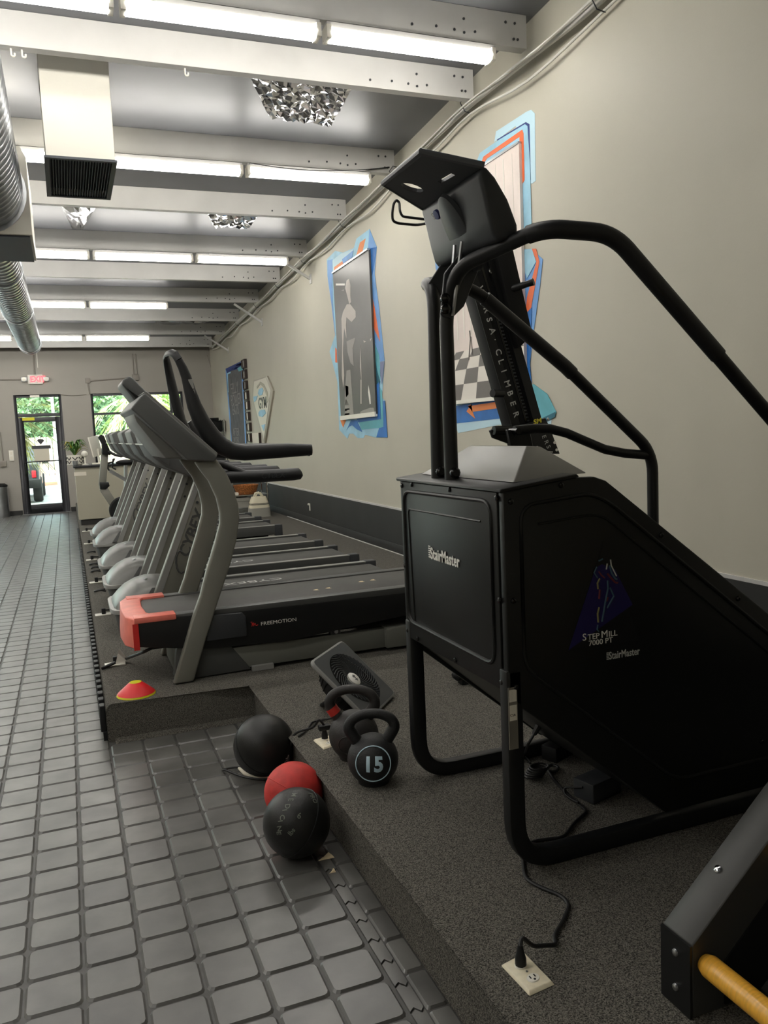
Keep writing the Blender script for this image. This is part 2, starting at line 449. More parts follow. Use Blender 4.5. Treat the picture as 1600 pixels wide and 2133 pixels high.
# wainscot, skirting and beads on the right wall
struct(MB().bx(XW-.02, XW, YB, YF-.02, PLAT, .645), 'trim_1', 'wainscot', 'black wainscot panel along the right wall', 'trim')
struct(MB().bx(XW-.032, XW-.02, YB, YF-.02, PLAT, .285), 'baseboard_right', 'wainscot', 'black skirting board below the wainscot', 'baseboard', bevel=.004)
struct(MB().bx(XW-.042, XW-.032, YB, 12.3, PLAT, PLAT+.008), 'trim_2', 'white_paint', 'thin pale caulk bead where skirting meets carpet', 'trim')
struct(MB().bx(XW-.012, XW, YB, YF-.02, .645, .665), 'trim_3', 'white_paint', 'narrow cream bead topping the black wainscot', 'trim')

# carpeted platform (L-shaped), worn round at the lip
PXN, PXF, PYE, PYEND = .815, .078, 4.158, 18.6
poly = [(PXN, YB), (XW, YB), (XW, PYEND), (PXF, PYEND), (PXF, PYE), (PXN, PYE)]
bm = bmesh.new(); lo = [bm.verts.new((x, y, 0)) for x, y in poly]; hi = [bm.verts.new((x, y, PLAT)) for x, y in poly]
bm.faces.new(hi); bm.faces.new(lo[::-1])
for i in range(6): bm.faces.new((lo[i], lo[(i+1) % 6], hi[(i+1) % 6], hi[i]))
bmesh.ops.bevel(bm, geom=[e for e in bm.edges if all(v.co.z > .1 for v in e.verts)], offset=.028, segments=4, affect='EDGES', profile=.5)
bmesh.ops.bevel(bm, geom=[e for e in bm.edges if abs(e.verts[0].co.z-e.verts[1].co.z) > .1], offset=.012, segments=2, affect='EDGES')
bmesh.ops.recalc_face_normals(bm, faces=bm.faces)
me = D.meshes.new('carpeted_platform'); bm.to_mesh(me); bm.free(); me.materials.append(MATS['carpet']); me.shade_smooth(); me.set_sharp_from_angle(angle=math.radians(40))
pl = D.objects.new('carpeted_platform', me); COL.objects.link(pl); tag(pl, 'raised platform covered in charcoal flecked carpet', 'platform', kind='structure')
# carpet tucked out at the foot of the step
onemesh(MB().prism([(PYE-.035, .001), (PYE-.004, .001), (PYE-.004, .02), (PYE-.02, .014)], 'x', .11, PXN-.005), 'trim_4', 'carpet', 'strip of carpet flaring out at the foot of the step', 'trim', (0, 0, 0), kind='structure')

# finger-jointed rubber edge along the platform side
st = tag(MB().bx(.058, .076, PYE+.02, 13.3, .006, .05).build('trim_5', 'rubber', loc=(.066, PYE, 0)), 'black rubber finger-joint edging along the platform side', 'trim', kind='structure')
tm = None
n = int((13.2-PYE)/.11)
for k in range(n):
    if tm is None: o = MB().bx(-.016, .012, 0, .055, .045, PLAT-.008).build('edge_finger', 'rubber', local=True, bevel=.004, seg=1); tm = o
    else: o = D.objects.new('edge_finger', tm.data); COL.objects.link(o)
    o.parent = st; o.location = (-.002, .04+k*.11, 0)

# ------------------------------------------------------------------ floor tiles
PIT = .1545; X0 = .083; GAP = .0065
def tile_mesh(wx, wy, r=.016, h=.0065):
    m = MB(); pts = []
    for (sx, sy, a0) in ((1, 1, 0), (-1, 1, 90), (-1, -1, 180), (1, -1, 270)):
        for k in range(3):
            a = math.radians(a0+45*k); pts.append((sx*(wx/2-r)+r*math.cos(a), sy*(wy/2-r)+r*math.sin(a)))
    top = [(x*(1-.012/wx), y*(1-.012/wy), h) for x, y in pts]
    return m.loops([(x, y, 0) for x, y in pts], top, capa=False)
std = tile_mesh(PIT-GAP, PIT-GAP)
cells = []
Y0 = PYE-.042
for k in range(-22, 4):                           # left field, full depth
    for j in range(-20, 95):
        xc = X0+(k-.5)*PIT
        if k > 0: continue
        cells.append((xc, Y0-.06+(j+.5)*PIT, PIT-GAP))
for k in range(4):                                # field in front of the step
    for j in range(1, 22):
        cells.append((X0+(k+.5)*PIT, Y0-(j-.5)*PIT, PIT-GAP))
edge = []
for j in range(1, 22): edge.append((.7825, Y0-(j-.5)*PIT, .066))
vis = []
for c in cells+edge:
    x, y, wx = c
    if y < .9: vis.append((0, c)); continue
    u, v, z = proj((x, y, 0))
    if -60 < u < 1660 and -60 < v < 2200 and y < YF-.1 and not (x > .07 and y > PYE-.05):
        vis.append((1/(z*z*z)*wx, c))
    elif y < YF-.1: vis.append((0, c))
vis.sort(key=lambda q: -q[0])
mesh_std = None; mesh_edge = None; rest = MB()
for i, (a, (x, y, wx)) in enumerate(vis):
    if i < 300 and a > 0:
        if wx > .1:
            if mesh_std is None: o = std.build('floor_tile', 'tile', local=True); mesh_std = o
            else: o = D.objects.new('floor_tile', mesh_std.data); COL.objects.link(o)
        else:
            if mesh_edge is None: o = tile_mesh(.062, PIT-GAP, .008).build('floor_tile', 'tile', local=True); mesh_edge = o
            else: o = D.objects.new('floor_tile', mesh_edge.data); COL.objects.link(o)
        o.parent = floor; o.location = (x, y, 0); o.rotation_euler = (0, 0, 0)
    else:
        h = .0065; a0, b0 = wx/2, (PIT-GAP)/2
        rest.add([(x-a0, y-b0, 0), (x+a0, y-b0, 0), (x+a0, y+b0, 0), (x-a0, y+b0, 0), (x-a0+.004, y-b0+.004, h), (x+a0-.004, y-b0+.004, h), (x+a0-.004, y+b0-.004, h), (x-a0+.004, y+b0-.004, h)],
                 [(0, 1, 5, 4), (1, 2, 6, 5), (2, 3, 7, 6), (3, 0, 4, 7), (4, 5, 6, 7)])
rest.build('distant_tiles', 'tile', floor, kind='stuff')
# interlocking joint strip between the mats (wavy tongues)
for k in range(26):
    y1 = Y0-k*.105; y0_ = y1-.1
    pts = [(.708, y0_), (.722, y0_+.012), (.736, y0_-.008), (.746, y0_+.004), (.746, y1), (.736, y1-.012), (.722, y1+.008), (.708, y1-.004)]
    if k == 7: continue
    MB().prism(pts, 'z', 0, .0055).build('joint_tongue', 'tile', floor)

# ------------------------------------------------------------------ street door
YD = YF+.03
door = thing('door_1', 'black framed glass street door with transom', 'door', (dl, YD, 0)); door['kind'] = 'structure'
fw = .055
MB().bx(dl, dl+fw, YD, YD+.09, 0, dt).bx(dr-fw, dr, YD, YD+.09, 0, dt).bx(dl+fw, dr-fw, YD, YD+.09, dt-fw, dt).build('door_frame', 'door_metal', door, bevel=.004)
ztr = PY(78, 868, YF).z
MB().bx(dl+fw, dr-fw, YD, YD+.09, ztr, ztr+.07).build('transom_bar', 'door_metal', door, bevel=.004)
MB().bx(dl+fw, dr-fw, YD+.04, YD+.046, ztr+.07, dt-fw).build('transom_pane', 'glass', door)
leaf = MB().bx(dl+fw, dl+fw+.1, YD+.02, YD+.065, .01, ztr-.01).bx(dr-fw-.1, dr-fw, YD+.02, YD+.065, .01, ztr-.01).bx(dl+fw+.1, dr-fw-.1, YD+.02, YD+.065, .01, .2).bx(dl+fw+.1, dr-fw-.1, YD+.02, YD+.065, ztr-.11, ztr-.01).build('door_leaf', 'door_metal', door, bevel=.004)
MB().bx(dl+fw+.1, dr-fw-.1, YD+.04, YD+.046, .2, ztr-.11).build('door_pane', 'glass', leaf)
zp = PY(90, 961, YF).z
MB().cyl((dl+fw+.05, YD-.03, zp), (dr-fw-.05, YD-.03, zp+.004), .012, 8).bx(dl+fw+.05, dl+fw+.07, YD-.03, YD+.02, zp-.01, zp+.01).bx(dr-fw-.07, dr-fw-.05, YD-.03, YD+.02, zp-.01, zp+.01).build('push_bar', 'black_metal', leaf)
MB().tube(fillet([(dl+fw+.06, YD+.02, zp-.03), (dl+fw+.06, YD-.05, zp-.03), (dl+fw+.06, YD-.05, zp-.27), (dl+fw+.06, YD+.02, zp-.27)], .03), .011, 8).build('pull_handle', 'black_metal', leaf, smooth=True)
def dq(x0, y0, x1, y1, dy, name, m, par=leaf, t=.004):
    a, b = PY(x0, y0, YD+dy), PY(x1, y1, YD+dy)
    return MB().bx(min(a.x, b.x), max(a.x, b.x), YD+dy, YD+dy+t, min(a.z, b.z), max(a.z, b.z)).build(name, m, par)
dq(70, 935, 104, 960, .034, 'notice_sheet', 'tub_paper')
dq(66, 929, 106, 934, .033, 'notice_bar', 'bracket_grey')
pts = [PY(77, 918, YD+.035), PY(80, 914.5, YD+.035), PY(89, 914.5, YD+.035), PY(92, 918, YD+.035), PY(85, 926, YD+.035)]
MB().poly3(pts, (0, 1, 0), .002).build('door_emblem', 'bracket_grey', leaf)
dq(46, 870.5, 72, 875.5, .015, 'door_label', 'cone_yellow', door)
dq(62, 823.5, 82, 827.5, -.012, 'sensor', 'white_plastic', door, .02)
a = PY(87, 860.5, YD+.035); MB().text('720', a, (-1, 0, 0), (0, 0, 1), .13, .001).build('street_number', 'bracket_grey', door)
MB().bx(dl-.02, dr+.02, YF-.05, YF+.15, .0005, .012).build('threshold', 'steel', door)

# ------------------------------------------------------------------ shop window
win = thing('window_1', 'black framed shop window behind the counter', 'window', (wl, YD, wb)); win['kind'] = 'structure'
zm = PY(190, 862, YF).z; fw2 = .05; xm = PY(357, 835, YF).x
MB().bx(wl, wl+fw2, YD, YD+.08, wb, wt).bx(wr-fw2, wr, YD, YD+.08, wb, wt).bx(wl+fw2, wr-fw2, YD, YD+.08, wb, wb+fw2).bx(wl+fw2, wr-fw2, YD, YD+.08, wt-fw2, wt).build('window_frame', 'door_metal', win, bevel=.004)
MB().bx(wl+fw2, wr-fw2, YD, YD+.08, zm-.03, zm+.02).build('transom_rail', 'door_metal', win)
MB().bx(xm-.03, xm+.02, YD+.001, YD+.079, wb+fw2, wt-fw2).build('mullion', 'door_metal', win)
for (a0, a1) in ((wl+fw2, xm-.03), (xm+.02, wr-fw2)):
    for (z0, z1) in ((wb+fw2, zm-.03), (zm+.02, wt-fw2)):
        MB().bx(a0, a1, YD+.04, YD+.046, z0, z1).build('window_pane', 'glass', win)
MB().bx(wl-.02, wr+.02, YF-.04, YF+.1, wb-.03, wb).build('window_sill', 'door_metal', win)

win2 = thing('window_2', 'wide black framed shop window on the open side of the door', 'window', (w2l, YD, w2b)); win2['kind'] = 'structure'
m_ = MB().bx(w2l, w2r, YD, YD+.08, w2b, w2b+fw2).bx(w2l, w2r, YD, YD+.08, wt-fw2, wt)
for k in range(4):
    xx = w2l+(w2r-w2l-fw2)*k/3; m_.bx(xx, xx+fw2, YD, YD+.08, w2b+fw2, wt-fw2)
    if k < 3: MB().bx(xx+fw2, xx+(w2r-w2l-fw2)/3, YD+.04, YD+.046, w2b+fw2, wt-fw2).build('window_pane', 'glass', win2)
m_.build('window_frame', 'door_metal', win2)
# ------------------------------------------------------------------ fluorescent lights
def light_proto():
    t = thing('fluorescent_light', 'glowing white fluorescent strip light under a roof beam', 'light', (0, 0, 0), 'glowing strip lights in rows across the ceiling')
    MB().bx(-.58, .58, -.04, .04, .038, .07).build('channel', 'white_paint', t)
    MB().prism([(-.024, .037), (-.05, .022), (-.058, .002), (-.046, -.022), (-.02, -.032), (.02, -.032), (.046, -.022), (.058, .002), (.05, .022), (.024, .037)], 'x', -.555, .555).build('tube_bloom', 'tube', t, smooth=True)  # bare tubes fattened into one glowing oval to imitate their bloom
    for s in (-1, 1): MB().bx(s*.57-.0145, s*.57+.0145, -.052, .052, -.028, .05).build('socket', 'white_plastic', t)
    for s in (-1, 1): MB().bx(s*.4-.02, s*.4+.02, -.03, .03, .07, .076).build('clip', 'steel', t)
    return t
ROWS = [(4.98, 2.26, 8, 'in the row before the white drop duct'), (7.36, 2.26, 7, 'in the row just behind the white drop duct'), (10.40, 2.25, 7, 'in the row beside the first slanting wall strut'), (13.30, 1.06, 6, 'in the row above the reception counter'), (16.36, 1.06, 6, 'in the row by the street door wall'), (2.7, 1.055, 6, 'in the row above the stair climber'), (-.4, -1.355, 4, 'in the row above the back of the gym')]
ORD = ['first', 'second', 'third', 'fourth', 'fifth', 'sixth', 'seventh', 'eighth']
lp = None
for (y, x1, cnt, rl) in ROWS:
    for k in range(cnt):
        loc = (x1-1.205*k, y+.035, zb(y)-.0765)
        if lp is None: lp = light_proto(); lp.location = loc; o = lp
        else: o = dup(lp, loc)
        o['label'] = 'strip light %s, %s from the right wall' % (rl, ORD[k])
# ================================================================== DUCTS, CABLES, BRACES
# drop duct with a louvred grille underneath
t = thing('supply_duct', 'white sheet-metal drop duct with dark louvred grille', 'duct', (.24, 6.5, 4.1))
x0, x1, y0, y1, z0 = .02, .466, 6.08, 7.0, 3.41
top = min(zc(y0), zc(y1))-.003
MB().bx(x0, x1, y0, y0+.015, z0, top).bx(x0, x1, y1-.015, y1, z0, top).bx(x0, x0+.015, y0+.015, y1-.015, z0, top).bx(x1-.015, x1, y0+.015, y1-.015, z0, top).build('duct_casing', 'duct_white', t, bevel=.003, seg=1)
MB().bx(x0+.015, x1-.015, y0+.015, y1-.015, z0+.05, z0+.06).build('duct_core', 'black_matte', t)
MB().bx(x0-.012, x1+.012, y0-.012, y0+.02, z0-.012, z0+.004).bx(x0-.012, x1+.012, y1-.02, y1+.012, z0-.012, z0+.004).bx(x0-.012, x0+.02, y0+.02, y1-.02, z0-.012, z0+.004).bx(x1-.02, x1+.012, y0+.02, y1-.02, z0-.012, z0+.004).build('grille_frame', 'grille', t)
lv = None
for k in range(22):
    x = x0+.028+k*.0186
    if lv is None: lv = MB().cb((0, 0, 0), (.003, y1-y0-.04, .022), Matrix.Rotation(math.radians(28), 3, 'Y')).build('louvre', 'grille', local=True); o = lv
    else: o = D.objects.new('louvre', lv.data); COL.objects.link(o)
    o.parent = t; o.location = (x-.24, (y0+y1)/2-6.5, z0-4.1+.004)
# spiral duct
ts = t = thing('spiral_duct', 'long narrow silver spiral duct running towards the street door', 'duct', (-.48, 9, 3.31))
DXC, DZC, DR = -.48, 3.295, .19
pa = []; rs = []
y = -1.0; k = 0
y = 7.975
while y < 16.2:
    pa += [(DXC, y, DZC), (DXC, y+.012, DZC), (DXC, y+.024, DZC), (DXC, y+.036, DZC)]; rs += [DR, DR+.007, DR+.007, DR]; y += .15
MB().tube(pa, rs, 28, up=(0, 0, 1)).build('duct_pipe', 'galv', t, smooth=True)
t = thing('spiral_duct', 'wide silver spiral duct entering the white plenum', 'duct', (-.46, 6.9, 3.42))
pa = []; rs = []; y = -1.0
while y < 6.85: pa += [(-.46, y, 3.42), (-.46, y+.012, 3.42), (-.46, y+.024, 3.42), (-.46, y+.036, 3.42)]; rs += [.295, .304, .304, .295]; y += .11
MB().tube(pa+[(-.46, 6.985, 3.42)], rs+[.295], 32, up=(0, 0, 1)).build('duct_pipe', 'galv', t, smooth=True)
t2_ = t; t = ts
MB().tube([(DXC, 16.2, DZC), (DXC, 16.23, DZC)], DR+.012, 28).build('end_cap', 'galv', t, smooth=False)
for yy in (12.1, 15.9, 9.3): MB().tube([(DXC, yy, DZC), (DXC, yy+.05, DZC)], DR+.015, 28).build('coupling', 'galv', t)
for yy in (.5, 3.5): MB().cyl((-.46, yy, 3.715), (-.46, yy, zc(yy)-.002), .006, 6).build('hanger', 'steel', t2_)
for yy in (10.0, 13.0, 16.0): MB().cyl((DXC, yy, DZC+DR), (DXC, yy, zc(yy)-.002), .006, 6).build('hanger', 'steel', t)
MB().cyl((DXC+.1, 16.22, DZC-DR-.25), (DXC+.1, 16.22, DZC-.05), .006, 6).build('pull_cord', 'cable_white', t)
# plenum the spiral duct passes into
t = thing('duct_plenum', 'white boxy duct plenum around the spiral duct', 'duct', (-.48, 7.5, 4.0))
zt = zb(7.36)-.12
poly = [(-.84, 3.10), (-.12, 3.10), (-.12, 3.68), (-.16, zt), (-.84, zt)]
MB().prism(poly, 'y', 7.0, 7.97).build('plenum_box', 'duct_white', t, bevel=.004, seg=1)
MB().bx(-.82, -.14, 7.03, 7.95, 3.085, 3.099).build('plenum_grille', 'grille', t)
MB().tube([(-.46, 6.986, 3.42), (-.46, 6.999, 3.42)], .325, 28).build('duct_collar', 'galv', t)

# cables and conduit bundled under the roof edge along the right wall
kn = [(4.15, 3.93), (5.82, 3.965), (7.3, 3.9), (8.85, 3.83), (10.5, 3.765), (11.9, 3.69), (13.35, 3.62), (15.0, 3.55), (16.4, 3.485), (17.95, 3.41)]
def cable(name, dx, dz, sag, r, m, label, y_from=None, seed=0):
    rr = random.Random(seed); P = [(XW-.06-dx, 2.0, zb(2.0)-.03+dz)]
    for i in range(len(kn)):
        y, z = kn[i]; P.append((XW-.06-dx+rr.uniform(-.01, .01), y, z-.03+dz))
        if i < len(kn)-1:
            y2, z2 = kn[i+1]; P.append((XW-.06-dx-.01, (y+y2)/2, (z+z2)/2-.03+dz-sag*rr.uniform(.6, 1.2)))
    Q = []
    for i in range(len(P)-1):
        a, b = Vector(P[i]), Vector(P[i+1])
        for s in range(4): Q.append(a.lerp(b, s/4))
    Q.append(Vector(P[-1])); 
    for _ in range(2): Q = [Q[0]]+[(Q[i-1]+Q[i]*2+Q[i+1])/4 for i in range(1, len(Q)-1)]+[Q[-1]]
    return onemesh(MB().tube(Q, r, 7), name, m, label, 'cable', (XW-.06, 4.15, 3.9), smooth=True)
cable('conduit_pipe', 0, 0, 0.0, .022, 'conduit_white', 'fat white conduit clipped under the beam ends along the right wall')
cable('roof_cable', .035, .02, .05, .008, 'cable_white', 'cream cable sagging beside the fat white conduit', seed=1)
cable('roof_cable', -.012, -.045, .09, .009, 'cable_white', 'cream cable hanging lowest under the fat white conduit', seed=2)
cable('roof_cable', .06, -.01, .03, .006, 'cable_white', 'thinnest cream cable on the room side of the conduit', seed=3)
for i, (y, z) in enumerate(kn[:8]):
    o = onemesh(MB().tube([(XW-.04, y, z-.09), (XW-.1, y, z-.08), (XW-.14, y, z-.02), (XW-.1, y, z+.03), (XW-.04, y, z+.02)], .004, 6), 'cable_tie', 'bracket_grey', 'dark tie strap on the cable bundle, %s from the camera-side end' % ORD[i] if False else 'dark tie strap on the wall cable bundle, %s beam end from the stair climber' % ORD[i], 'strap', (XW, y, z), 'cable tie straps under the beams')
# black wire hanging across one bay
p0, p1 = PY(520, 340, 7.34), Vector((XW-.12, 7.34, zb(7.36)+.05)); Q = []
for i in range(13):
    s = i/12; q = p0.lerp(p1, s); Q.append((q.x, q.y, q.z-.05*4*s*(1-s)))
onemesh(MB().tube(Q, .006, 6), 'hanging_wire', 'cable_black', 'thin black wire sagging along a white beam', 'wire', tuple(p0), smooth=True)
# struts from beam to wall
for (px0, py0, px1, py1, y) in ((578, 527, 648, 580, 10.48), (487, 625, 545, 671, 13.38), (425, 690, 476, 729, 16.44)):
    e = PX(px1, py1, XW-.012); a = PY(px0, py0, y)
    e = Vector((XW-.012, y, e.z)); a = Vector((a.x, y, zb(y)-.012))
    tt = thing('wall_brace', 'white steel strut slanting from beam to wall, ' + {10: 'nearest the dark photo banner', 13: 'the middle one of three', 16: 'above the chalkboard'}[int(y)], 'brace', tuple(e), 'slanting beam struts on the right wall')
    MB().bar([a, e], .035, .03, (0, 1, 0)).build('strut', 'white_paint', tt)
    MB().bx(XW-.012, XW-.001, y-.04, y+.04, e.z-.06, e.z+.06).build('foot_plate', 'white_paint', tt)
# hooks under the first beams
for (x, y, hl) in ((22, 96, 'outermost of the pair by the spiral duct'), (45, 99, 'inner one of the pair by the spiral duct'), (385, 140, 'alone between drop duct and foil patch')):
    yb = 5.79; p = PY(x, y, yb)
    onemesh(MB().tube(fillet([(p.x, yb, zb(5.75)), (p.x, yb, zb(5.75)-.045), (p.x+.02, yb, zb(5.75)-.045), (p.x+.02, yb, zb(5.75)-.025)], .01, 3), .006, 6), 'ceiling_hook', 'white_plastic', 'small white hook under a beam, '+hl, 'hook', (p.x, yb, zb(5.75)), 'white hooks under a beam', smooth=True)

# ================================================================== MURALS AND BANNERS ON THE RIGHT WALL
def zoomer(ox, oy, s): return lambda q: (ox+q[0]/s, oy+q[1]/s)
def wall_patch(px, name, m, par, lay, x=XW, t=.0016):
    pts = [PX(a, b, x-.0005-.0018*lay) for a, b in px]
    return MB().poly3(pts, (-1, 0, 0), t).build(name, m, par)
Z1 = zoomer(640, 430, 4.268)
def z1(l): return [Z1(q) for q in l]
mu = thing('wall_mural', 'angular blue, teal and orange mural around the dark photo banner', 'mural', tuple(PX(750, 900, XW)))
wall_patch(z1([(175, 470), (250, 395), (320, 410), (415, 370), (440, 285), (555, 200), (620, 360), (600, 600), (640, 900), (690, 1370), (665, 1700), (690, 1725), (715, 2055), (615, 2055), (515, 2030), (500, 2060), (450, 2060), (410, 2020), (375, 2020), (360, 2065), (285, 1985), (275, 1700), (270, 1560), (200, 1290), (250, 1140), (215, 860), (180, 620)]), 'paint_ground', 'art_lightblue', mu, 0)
wall_patch(z1([(225, 480), (300, 420), (415, 380), (400, 460), (230, 580)]), 'paint_shape', 'art_paleblue', mu, 1)
wall_patch(z1([(240, 540), (390, 430), (395, 470), (235, 590)]), 'paint_shape', 'art_orange', mu, 2)
wall_patch(z1([(310, 470), (410, 390), (400, 455), (320, 510)]), 'paint_shape', 'art_midblue', mu, 3)
wall_patch(z1([(470, 320), (520, 285), (492, 400), (435, 440)]), 'paint_shape', 'art_orange', mu, 1)
wall_patch(z1([(555, 202), (618, 360), (600, 600), (640, 900), (688, 1370), (652, 1380), (590, 1170), (560, 900), (540, 400)]), 'paint_shape', 'art_midblue', mu, 1)
wall_patch(z1([(545, 380), (618, 360), (590, 560), (575, 620), (548, 420)]), 'paint_shape', 'art_blue', mu, 2)
wall_patch(z1([(555, 690), (600, 900), (648, 1200), (600, 1100), (565, 900)]), 'paint_shape', 'art_red', mu, 2)
wall_patch(z1([(575, 1150), (640, 1320), (650, 1500), (640, 1600), (665, 1640), (682, 1965), (480, 1985), (460, 1915), (650, 1895), (600, 1600)]), 'paint_shape', 'art_teal', mu, 2)
wall_patch(z1([(585, 1250), (620, 1450), (650, 1560), (615, 1650), (595, 1500)]), 'paint_shape', 'art_darkteal', mu, 3)
wall_patch(z1([(600, 1600), (640, 1560), (655, 1890), (450, 1920), (440, 1870), (612, 1845)]), 'paint_shape', 'art_blue', mu, 4)
wall_patch(z1([(650, 1380), (688, 1375), (665, 1580), (650, 1500)]), 'paint_shape', 'art_grey', mu, 3)
wall_patch(z1([(640, 1970), (678, 1960), (676, 1730), (692, 1728), (714, 2053), (615, 2053)]), 'paint_shape', 'art_blue', mu, 3)
wall_patch(z1([(350, 1990), (390, 1900), (440, 1900), (490, 2005), (440, 1980), (400, 1945), (370, 1960)]), 'paint_shape', 'art_blue', mu, 2)
wall_patch(z1([(290, 1890), (330, 1890), (345, 1900), (320, 1965)]), 'paint_shape', 'art_orange', mu, 2)
wall_patch(z1([(250, 1255), (262, 1270), (268, 1390), (250, 1385)]), 'paint_shape', 'art_red', mu, 2)
wall_patch(z1([(180, 480), (225, 470), (228, 860), (250, 1150), (215, 860), (182, 620)]), 'paint_shape', 'art_midblue', mu, 1)

ban = thing('photo_banner', 'tall dark black-and-white photo banner of a standing man in tank top', 'banner', (XW, 8.9, 1.6))
BXp = XW-.03
def flat(pts, name, m, par, x, t=.001): return MB().poly3([PX(a, b, x) for a, b in pts], (-1, 0, 0), t).build(name, m, par)
c4 = z1([(228, 592), (545, 378), (612, 1845), (300, 1882)])
MB().poly3([PX(a, b, BXp) for a, b in c4], (1, 0, 0), .022).build('sheet', 'print_dark', ban)
a, b = PX(*c4[3], BXp), PX(*c4[2], BXp); MB().bar([a, b], .03, .05, (1, 0, 0)).build('bottom_rail', 'white_plastic', ban)
a, b = PX(*c4[0], BXp), PX(*c4[1], BXp); MB().bar([a, b], .03, .018, (1, 0, 0)).build('top_rail', 'steel', ban)
XP = BXp-.0008
for l, m in [([(350, 660), (372, 640), (384, 700), (384, 790), (390, 850), (375, 870), (352, 780), (338, 725)], 'print_skin'),
             ([(352, 870), (385, 870), (430, 930), (432, 985), (395, 1028), (350, 985), (345, 1060), (350, 1180), (330, 1080), (318, 1300), (330, 1500), (322, 1620), (308, 1500), (312, 1200), (305, 1000), (318, 940)], 'print_skin'),
             ([(350, 1200), (430, 1165), (405, 1260), (415, 1420), (385, 1390), (360, 1300)], 'print_mid'),
             ([(350, 1460), (385, 1450), (400, 1650), (415, 1870), (335, 1870), (335, 1680)], 'print_mid'),
             ([(255, 685), (335, 685), (335, 703), (255, 703)], 'print_white'),
             ([(340, 1590), (365, 1600), (368, 1670), (345, 1700)], 'print_white'), ([(340, 1720), (380, 1705), (380, 1760), (335, 1770)], 'print_white'),
             ([(332, 1800), (375, 1795), (375, 1815), (335, 1820)], 'print_white'), ([(335, 1840), (400, 1835), (400, 1862), (335, 1868)], 'print_white'),
             ([(472, 1240), (480, 1400), (484, 1560), (470, 1430)], 'print_skin'), ([(475, 1540), (484, 1540), (484, 1755), (474, 1755)], 'print_skin'),
             ([(545, 1590), (562, 1680), (566, 1755), (556, 1760), (542, 1650)], 'print_white'), ([(500, 1190), (525, 1200), (505, 1212)], 'print_skin'), ([(560, 1180), (572, 1170), (562, 1200)], 'print_skin'),
             ([(470, 1830), (490, 1815), (560, 1790), (590, 1790), (600, 1830), (480, 1845)], 'print_mid'), ([(302, 745), (330, 738), (325, 752)], 'print_mid')]:
    flat(z1(l), 'print_shape', m, ban, XP)

# second mural and the pale banner
Z2 = zoomer(700, 0, 2.6667); Z3 = zoomer(860, 560, 2.963); Z4 = zoomer(780, 290, 4.0)
def z2(l): return [Z2(q) for q in l]
def z3(l): return [Z3(q) for q in l]
def z4(l): return [Z4(q) for q in l]
m2 = thing('wall_mural', 'blue mural with orange stripes and arrow around the pale banner', 'mural', tuple(PX(1050, 880, XW)))
wall_patch(z2([(880, 790), (890, 730), (1060, 620), (1085, 610), (1105, 630), (1110, 1005), (1090, 1020), (1030, 1010), (1000, 700)]), 'paint_shape', 'art_paleblue', m2, 0)
wall_patch(z2([(895, 775), (1055, 678), (1075, 690), (1082, 1000), (1072, 1000), (1064, 700), (1052, 690), (897, 785)]), 'paint_shape', 'art_navy', m2, 1)
wall_patch(z2([(770, 930), (800, 850), (900, 780), (1050, 690), (1064, 700), (1078, 900), (1088, 1300), (1000, 1300), (900, 1000)]), 'paint_shape', 'art_lightblue', m2, 2)
wall_patch(z2([(800, 925), (820, 870), (1035, 720), (1042, 740), (1048, 1000), (1035, 1025), (1020, 1020), (1020, 760), (840, 880), (810, 925)]), 'paint_shape', 'art_red', m2, 3)
wall_patch([(1080, 520), (1108, 518), (1131, 540), (1126, 590), (1112, 690), (1104, 760), (1108, 800), (1090, 810), (1085, 600)], 'paint_shape', 'art_midblue', m2, 1)
wall_patch([(1108, 518), (1117, 518), (1124, 545), (1098, 690), (1092, 690), (1098, 620), (1118, 545)], 'paint_shape', 'art_red', m2, 2)
wall_patch([(1093, 520), (1108, 518), (1117, 545), (1098, 580), (1092, 560)], 'paint_shape', 'art_lightblue', m2, 3)
wall_patch([(1090, 660), (1108, 640), (1104, 760), (1108, 805), (1090, 815)], 'paint_shape', 'art_blue', m2, 3)
wall_patch([(1088, 810), (1112, 800), (1140, 820), (1159, 858), (1155, 868), (1130, 880), (1100, 890), (1085, 860)], 'paint_shape', 'art_teal', m2, 2)
wall_patch([(1100, 885), (1157, 858), (1157, 868), (1128, 884), (1108, 900)], 'paint_shape', 'art_darkteal', m2, 3)
wall_patch([(945, 842), (1090, 820), (1150, 868), (1148, 885), (1040, 885), (955, 902), (946, 880)], 'paint_shape', 'art_paleblue', m2, 0)
wall_patch([(948, 846), (1060, 826), (1075, 868), (950, 882)], 'paint_shape', 'art_blue', m2, 1)
wall_patch([(975, 846), (1049, 835), (1052, 848), (985, 858), (990, 872), (972, 857), (982, 842)], 'paint_shape', 'art_orange', m2, 2)
wall_patch([(905, 525), (925, 520), (930, 560), (918, 580), (908, 560)], 'paint_shape', 'art_midblue', m2, 1)
wall_patch([(914, 526), (920, 524), (928, 548), (922, 552)], 'paint_shape', 'art_red', m2, 2)
b2 = thing('photo_banner', 'tall pale banner showing a curtain over a checkered floor', 'banner', (XW, 5.8, 1.7))
y0, y1 = PX(1081, 298, BXp).y, PX(945, 840, BXp).y; zt2, zb2 = 3.44, 1.70
MB().bx(BXp-.001, BXp+.022, y0, y1, zb2, zt2).build('sheet', 'print_pink', b2)
MB().bx(BXp-.012, BXp+.02, y0, y1, zb2-.03, zb2).build('bottom_rail', 'white_plastic', b2)
MB().bx(BXp-.008, BXp+.02, y0, y1, zt2, zt2+.015).build('top_rail', 'steel', b2)
MB().bx(BXp-.0025, BXp-.001, y0, y1, zb2, 2.1).build('printed_floor', 'print_floor', b2)
MB().bx(BXp-.0025, BXp-.001, y0, y1, 2.1, 2.2).build('printed_skirting', 'print_pink', b2)
